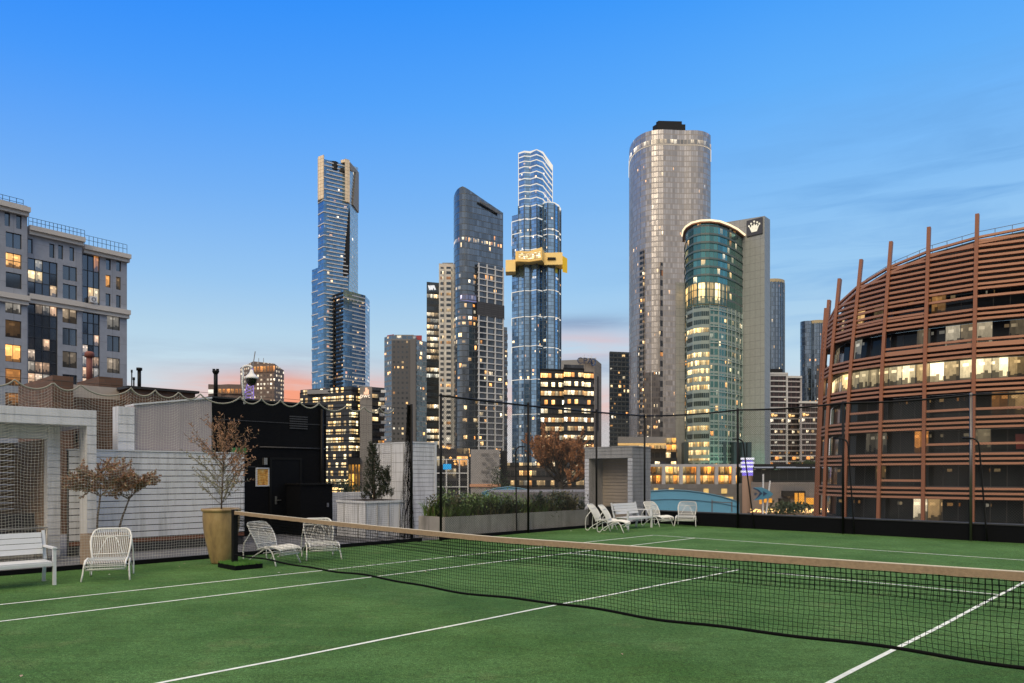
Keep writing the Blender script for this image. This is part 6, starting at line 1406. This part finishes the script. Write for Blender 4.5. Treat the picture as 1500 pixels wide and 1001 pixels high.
Bs = section(40.2, 120, (85, 343), 0.9, [(120, 265, 141, 328, 'off', 1, 1), (213, 287, 235, 347, 'off', 1, 1), (251, 293, 272, 353, 'off', 1, 1), (300, 302, 320, 360, 'off', 1, 1), (121, 358, 248, 508, 'cwa', 4, 3),
    (271, 384, 332, 445, 'off', 2, 1), (271, 463, 332, 525, 'off', 2, 1), (121, 543, 248, 950, 'cwb', 4, 8), (270, 558, 332, 630, 'pale', 2, 1), (270, 652, 332, 725, 'off', 2, 1), (270, 752, 332, 822, 'pale', 2, 1), (270, 852, 332, 915, 'off', 2, 1)])
Cs = section(120.2, 186, (155, 368), 1.8, [(357, 333, 430, 545, 'cwc', 3, 3), (457, 347, 478, 400, 'off', 1, 1), (502, 355, 522, 405, 'off', 1, 1), (456, 422, 477, 475, 'warm', 1, 1), (501, 430, 521, 485, 'dim', 1, 1), (456, 502, 477, 555, 'off', 1, 1), (501, 509, 521, 562, 'off', 1, 1),
    (357, 582, 430, 915, 'cwb', 3, 7), (462, 595, 517, 658, 'pale', 2, 1), (462, 684, 517, 752, 'off', 2, 1), (462, 780, 517, 845, 'pale', 2, 1)])
def ledge(px0, px1, off, vy, h, out, nm='ledge'):
    (t0, z), (t1, _) = fac(px0, vy, off), fac(px1, vy, off); z = fac((px0 + px1) / 2, vy, off)[1]
    q = [fpt(t0, off - out, 0), fpt(t1, off - out, 0), fpt(t1, off + .3, 0), fpt(t0, off + .3, 0)]; m = MB(); m.prism([(p[0], p[1]) for p in q], z - h, z); m.prism([(p[0], p[1]) for p in (fpt(t0, off - out * .6, 0), fpt(t1 - .1, off - out * .6, 0), fpt(t1 - .1, off + .3, 0), fpt(t0, off + .3, 0))], z - h * 1.8, z - h - .002); m.build(nm, LEDGE, lb)
ledge(-60, 42, 0, 293.5, .7, .9); ledge(41, 122, .9, 340.5, .7, .9); ledge(121, 189, 1.8, 367, .7, .9)
ledge(-60, 42, 0, 426.5, .75, .7); ledge(41, 122, .9, 437.5, .75, .7); ledge(121, 189, 1.8, 450, .75, .7)
def railing(px0, px1, off, vy, h, n_):
    (t0, _), (t1, _) = fac(px0, vy, off), fac(px1, vy, off); z = fac((px0 + px1) / 2, vy, off)[1]; m = MB()
    for k in range(n_ + 1): t_ = t0 + (t1 - t0) * k / n_; m.beam(fpt(t_, off, z), fpt(t_, off, z + h), .05, .05)
    for hh in (h, h * .55): m.beam(fpt(t0, off, z + hh), fpt(t1, off, z + hh), .05, .05)
    m.build('roof_railing', BLACKM, lb)
railing(-60, 34, .5, 293.5, 1.2, 9); railing(42, 124, 1.5, 340, 1.25, 14); railing(124, 186, 2.6, 366, 1.6, 10)
(t0, z0) = fac(*C(380, 541), 1.8); (t1, z1) = fac(*C(408, 520), 1.8)
r = thing('air_conditioner', 'white air conditioner box on the ledge of the left office building', 'air conditioner', fpt(t0, 1.5, z0))
m = MB(); q = [fpt(t0, .9, 0), fpt(t1, .9, 0), fpt(t1, 1.7, 0), fpt(t0, 1.7, 0)]; m.prism([(p[0], p[1]) for p in q], z0, z1); m.build('casing', WP2, r)
m = MB(); c = (Vector(fpt((t0 + t1) / 2, .86, (z0 + z1) / 2))); u1, u2 = Vector((FD.x, FD.y, 0)), Vector((0, 0, 1)); m.tube([c + (u1 * math.cos(k * .5236) + u2 * math.sin(k * .5236)) * .28 for k in range(13)], .04, 5); m.build('fan_grille', BLACKM, r)
# rusty red flue in front of its lower part
Y = 70
r = thing('red_flue', 'rusty red round flue standing in front of the left office building', 'flue', (*U(131, Y), 4))
m = MB(); x, y = U(131, Y); m.tube([(x, y, zz(565, Y)), (x, y, zz(523, Y))], .27, 12); m.build('pipe', mat('flue_red', (.19, .06, .045), .7, var=.2, vs=2), r)
m = MB(); m.lathe([(.27, 0), (.42, .05), (.42, .4), (.3, .55), (0, .6)], (x, y, zz(524, Y)), 14); m.build('cowl', MATS['flue_red'], r)
# ---------- brown brick roof building behind the netting
BRICK = panel('brown_brick', (.125, .068, .045), (.46, .16), .02, lcol=(.10, .075, .06), rough=.9, var=.22, brick=True)
BRX = -19.0
def bz(u, v, cx): return zz(v, yAt(cx, onx(u, cx)))
r = thing('brick_building', 'brown brick roof building rising behind the pale netting', 'building', cp(BRX, -2, 0))
def brick_block(u0, u1, v, cx, depth=4, nm='brick_wall', mt_=None):
    a, b = onx(u0, cx), onx(u1, cx); z = bz((u0 + u1) / 2, v, cx); m = MB()
    pl_ = [tuple(cp(cx, a))[:2], tuple(cp(cx, b))[:2], tuple(cp(cx - depth, b))[:2], tuple(cp(cx - depth, a))[:2]]
    m.prism(pl_, -6, z, zb=-6); m.build(nm, mt_ or BRICK, r); return a, b, z
brick_block(77, 107.5, 551, BRX + .6); a, b, z = brick_block(107.5, 190, 584.5, BRX); a2, b2, z2 = brick_block(190, 286, 573, BRX + .3)
m = MB(); m.cbox(BRX - 4, a2 - .1, z2, BRX + .4, b2 + .1, z2 + .08); m.build('roof_edge', mat('dark_trim', (.02, .019, .018), .6), r)
brick_block(145, 180, 553, BRX - 9, 3, 'ruined_parapet')
a3, b3 = onx(103, BRX - .6), onx(190, BRX - .6); m = MB(); pl_ = [tuple(cp(BRX - .6, a3))[:2], tuple(cp(BRX - .6, b3))[:2], tuple(cp(BRX - 1, b3))[:2], tuple(cp(BRX - 1, a3))[:2]]; m.prism(pl_, 0, [bz(103, 563, BRX - .6), bz(190, 570, BRX - .6)] * 1 + [bz(190, 570, BRX - .6), bz(103, 563, BRX - .6)]); m.build('pale_patch', mat('pale_patch', (.42, .38, .34), .8, var=.15), r)
for (ua, ub, va, vb) in ((104, 107, 636, 648), (111, 114, 636, 648), (172, 176, 595, 608), (172, 176, 633, 648)):
    m = MB(); ya, yb = onx(ua, BRX), onx(ub, BRX); m.cbox(BRX, ya, bz(ua, vb, BRX), BRX + .04, yb, bz(ua, va, BRX)); m.build('slot_window', DARKF, r)
def pole(u, v0, v1, cx, rad, lab):
    yy = onx(u, cx); p_ = cp(cx, yy); r_ = thing('roof_pole', lab, 'pole', (p_.x, p_.y, zz(v1, p_.y))); m = MB(); m.tube([(p_.x, p_.y, zz(v1, p_.y)), (p_.x, p_.y, zz(v0, p_.y))], rad, 8); m.build('pole', BLACKM, r_); m = MB(); m.tube([(p_.x, p_.y, zz(v0 + 1, p_.y)), (p_.x, p_.y, zz(v0 - 3, p_.y))], rad * 1.6, 8); m.build('cap', BLACKM, r_)
pole(204, 542, 578, BRX - 1, .06, 'black roof pole on the brick building, nearest to the sky gap')
pole(196, 556, 578, BRX - 1, .025, 'very thin roof aerial just left of the black roof pole')
pole(193, 545, 578, BRX - 2, .02, 'thinnest tall aerial at the right edge of the grey stepped building')
# ================= copper clad curved building
COP = mat('copper_fin', (.28, .11, .06), .5, .15, var=.10, vs=.4); COPB = mat('copper_bar', (.42, .20, .12), .5, .15, var=.08, vs=.3)
cb_ = thing('copper_clad_building', 'curved building wrapped in copper coloured fins and louvres at the right', 'building', (60, 95, GZ))
fins = [ # (Y, [(v, u)...] top to bottom)
    (108.5, [(452, 1213), (540, 1206), (760, 1197), (900, 1195)]),
    (104.0, [(440, 1217.6), (540, 1210), (660, 1204), (757, 1201), (900, 1199)]),
    (99.5, [(409, 1233), (540, 1220), (660, 1213), (757, 1210), (900, 1207)]),
    (95.5, [(381, 1264), (540, 1248), (660, 1242), (757, 1239), (900, 1237)]),
    (91.5, [(355, 1307), (460, 1299), (540, 1294), (757, 1288), (900, 1286)]),
    (88.0, [(334, 1362), (540, 1356), (757, 1353), (900, 1352)]),
    (84.5, [(315, 1432), (540, 1427), (757, 1425), (900, 1424)]),
    (82.0, [(290, 1514), (540, 1507), (757, 1504), (900, 1503)]),
    (80.5, [(270, 1600), (540, 1596), (757, 1594), (900, 1593)]),
    (80.0, [(255, 1690), (540, 1688), (900, 1686)])]
def fu(i, z):
    Y, pr_ = fins[i]; v = HZ - (z - CAM) * F / Y
    if v <= pr_[0][0]: (v0, u0), (v1, u1) = pr_[0], pr_[1]
    elif v >= pr_[-1][0]: (v0, u0), (v1, u1) = pr_[-2], pr_[-1]
    else:
        for k in range(len(pr_) - 1):
            if pr_[k][0] <= v <= pr_[k + 1][0]: (v0, u0), (v1, u1) = pr_[k], pr_[k + 1]; break
    return u0 + (u1 - u0) * (v - v0) / (v1 - v0)
def finP(i, z, inn=0.0):
    Y = fins[i][0]; p_ = Vector(((fu(i, z) - 750) * Y / F, Y, z))
    if inn:
        j0, j1 = max(0, i - 1), min(len(fins) - 1, i + 1); a_ = Vector(U(fins[j0][1][1][1], fins[j0][0])); b_ = Vector(U(fins[j1][1][1][1], fins[j1][0])); d_ = (b_ - a_).normalized(); p_ += Vector((-d_.y, d_.x, 0)) * inn
    return p_
for i in range(len(fins)):
    m = MB(); zs = [GZ + 12, -6, 2, 8, 14, 19, 24, zz(fins[i][1][0][0], fins[i][0])]; j0, j1 = max(0, i - 1), min(len(fins) - 1, i + 1)
    for za, zb2 in zip(zs, zs[1:]):
        if zb2 <= za: continue
        a_, b_ = finP(i, za, -.25), finP(i, zb2, -.25); m.beam(a_, b_, .62 if i > 2 else .8, .38, up=Vector((1, -.8, 0)))
    m.build('fin', COP, cb_)
rowz = [-9.0, -5.0, -.84, 3.14, 7.3, 11.5, 15.4, 19.6]
ztops = {0: 22.5, 1: 23.2, 2: 24.6, 3: 26.2, 4: 27.4, 5: 28.3, 6: 28.8, 7: 29.2, 8: 29.4, 9: 29.5}
def arc(z, inn, z_i=None): return [finP(i, z, inn) for i in range(len(fins))]
for i in range(len(fins) - 1):      # louvre bars bay by bay
    m = MB(); bars = []
    for z in rowz: bars += [z + .95, z + .4, z - .15]
    if i in (3, 5, 6): bars += [9.2 + .3 * (i == 3)]
    if i >= 5: bars += [22.0, 22.9]
    if i in (5, 6, 7): bars += [5.0 if i == 7 else 5.25]
    if i in (4, 7): bars += [1.0]
    zt2 = min(ztops[i], ztops[i + 1]); z = 23.4 if i > 2 else 20.5; 
    if i in (3, 4): bars += [20.9, 21.5, 22.3, 22.8]
    while z < zt2 - .2: bars.append(z); z += .62
    bars += [16.6, 17.1] if i in (4, 5, 6, 7, 8) else []
    bars.sort(); last = None
    for zb2 in bars:
        if last is not None and zb2 - last > 1.0: m.build('louvre_bank', COPB, cb_); m = MB()
        ta2, tb2 = finP(i, zb2, -.1), finP(i + 1, zb2, -.1); last = zb2
        m.beam(ta2, tb2, .46, .26)
    za, zb2 = ztops[i], ztops[i + 1]; m.beam(finP(i, za - .05, -.1), finP(i + 1, zb2 - .05, -.1), .42, .24); m.beam(finP(i, za - .75, -.1), finP(i + 1, zb2 - .75, -.1), .42, .24)
    m.build('louvre_bank', COPB, cb_)
OFFG = lambda nm, p, st, seed, **k: glass(nm, (.05, .055, .06), p=p, st=st, metal=.5, rough=.06, frame=(.025, .0, .025, .0), fcol=(.02, .02, .022), seed=seed, seethru=.75, detail=5, spark=.30, dspec=.1, **k)
OG = [OFFG('of_a', .12, .6, 90), OFFG('of_b', .16, .7, 91), OFFG('of_c', .14, .5, 92), OFFG('of_d', .30, .4, 93, ramp=WARM), OFFG('of_e', .20, .6, 94), OFFG('of_lit', 9, 1.5, 95, ramp=[(0, (1, .66, .28)), (1, (1, .82, .48))]), OFFG('of_g', .5, .42, 96, ramp=COOL), OFFG('of_h', .28, .5, 97, ramp=WARM)]
SLABD = mat('slab_dark', (.035, .036, .042), .7, var=.1, vs=.3)
for k, z in enumerate(rowz):
    zn = rowz[k + 1] if k + 1 < len(rowz) else 23.6
    m = MB(); pz = arc(z + 1.2, 1.3); tz_ = arc(zn - .35, 1.3); dd_ = 0
    for i in range(len(pz) - 1):
        L = (pz[i + 1] - pz[i]).length; nP = max(1, round(L / 1.45)); m.face([pz[i], pz[i + 1], tz_[i + 1], tz_[i]], [(dd_, .001), (dd_ + nP, .001), (dd_ + nP, .999), (dd_, .999)]); dd_ += nP
    m.build('window_band', OG[k % 8], cb_)
    m = MB()
    for i in range(len(pz) - 1):
        a0_, a1_ = finP(i, z - .35, 1.25), finP(i + 1, z - .35, 1.25); b0_, b1_ = finP(i, z - .35, .35), finP(i + 1, z - .35, .35)
        h2 = Vector((0, 0, 1.55)); m.face([b0_, b1_, b1_ + h2, b0_ + h2]); m.face([b0_ + h2, b1_ + h2, a1_ + h2, a0_ + h2]); m.face([b1_, b0_, a0_, a1_]); m.face([a1_, a0_, a0_ + h2, a1_ + h2])
    m.build('floor_slab', SLABD, cb_)
m = MB()      # inner walls at the top and roof
for i in range(len(fins) - 1):
    a_, b_ = finP(i, 23.2, .9), finP(i + 1, 23.2, .9); m.face([a_, b_, Vector((b_.x, b_.y, ztops[i + 1] - .1)), Vector((a_.x, a_.y, ztops[i] - .1))])
    m.face([Vector((a_.x, a_.y, ztops[i] - .1)), Vector((b_.x, b_.y, ztops[i + 1] - .1)), Vector((b_.x + 18, b_.y + 22, ztops[i + 1] + .6)), Vector((a_.x + 18, a_.y + 18, ztops[i] + .6))])
a_ = finP(0, 23, .9); m.face([Vector((a_.x, a_.y, GZ)), Vector((a_.x, a_.y, ztops[0])), Vector((a_.x + 18, a_.y + 18, ztops[0])), Vector((a_.x + 18, a_.y + 18, GZ))])
m.build('roof', mat('roof_dark', (.025, .025, .028), .6), cb_)
m = MB()
for i in range(2, len(fins) - 1):
    a_, b_ = finP(i, ztops[i] + 1.0, 1.0), finP(i + 1, ztops[i + 1] + 1.0, 1.0); a_.z, b_.z = ztops[i] + .9, ztops[i + 1] + .9; m.tube([a_, b_], .035, 4)
    for q in (0, .33, .66): c_ = a_.lerp(b_, q); m.tube([c_, c_ - Vector((0, 0, 1))], .03, 4)
m.build('roof_rail', G_, cb_)
m = MB()      # red wall panel seen in the lower floors
a_, b_ = finP(5, 4.3, 1.2), finP(7, 4.3, 1.2); a_ = a_.lerp(b_, .25); m.face([Vector((a_.x, a_.y, 4.6)), Vector((b_.x, b_.y, 4.6)), Vector((b_.x, b_.y, 6.3)), Vector((a_.x, a_.y, 6.3))]); m.build('red_wall_panel', mat('red_panel', (.16, .018, .014), .3, var=.4, vs=.8), cb_)
m = MB()
for (i, f_, z, w_, h2) in ((7, .1, .9, .9, .6), (7, .05, .3, .7, .5)): a_, b_ = finP(i, z, 1.15), finP(i + 1, z, 1.15); c_ = a_.lerp(b_, f_); e_ = a_.lerp(b_, f_ + w_ / 7); m.face([Vector((c_.x, c_.y, z)), Vector((e_.x, e_.y, z)), Vector((e_.x, e_.y, z + h2)), Vector((c_.x, c_.y, z + h2))])
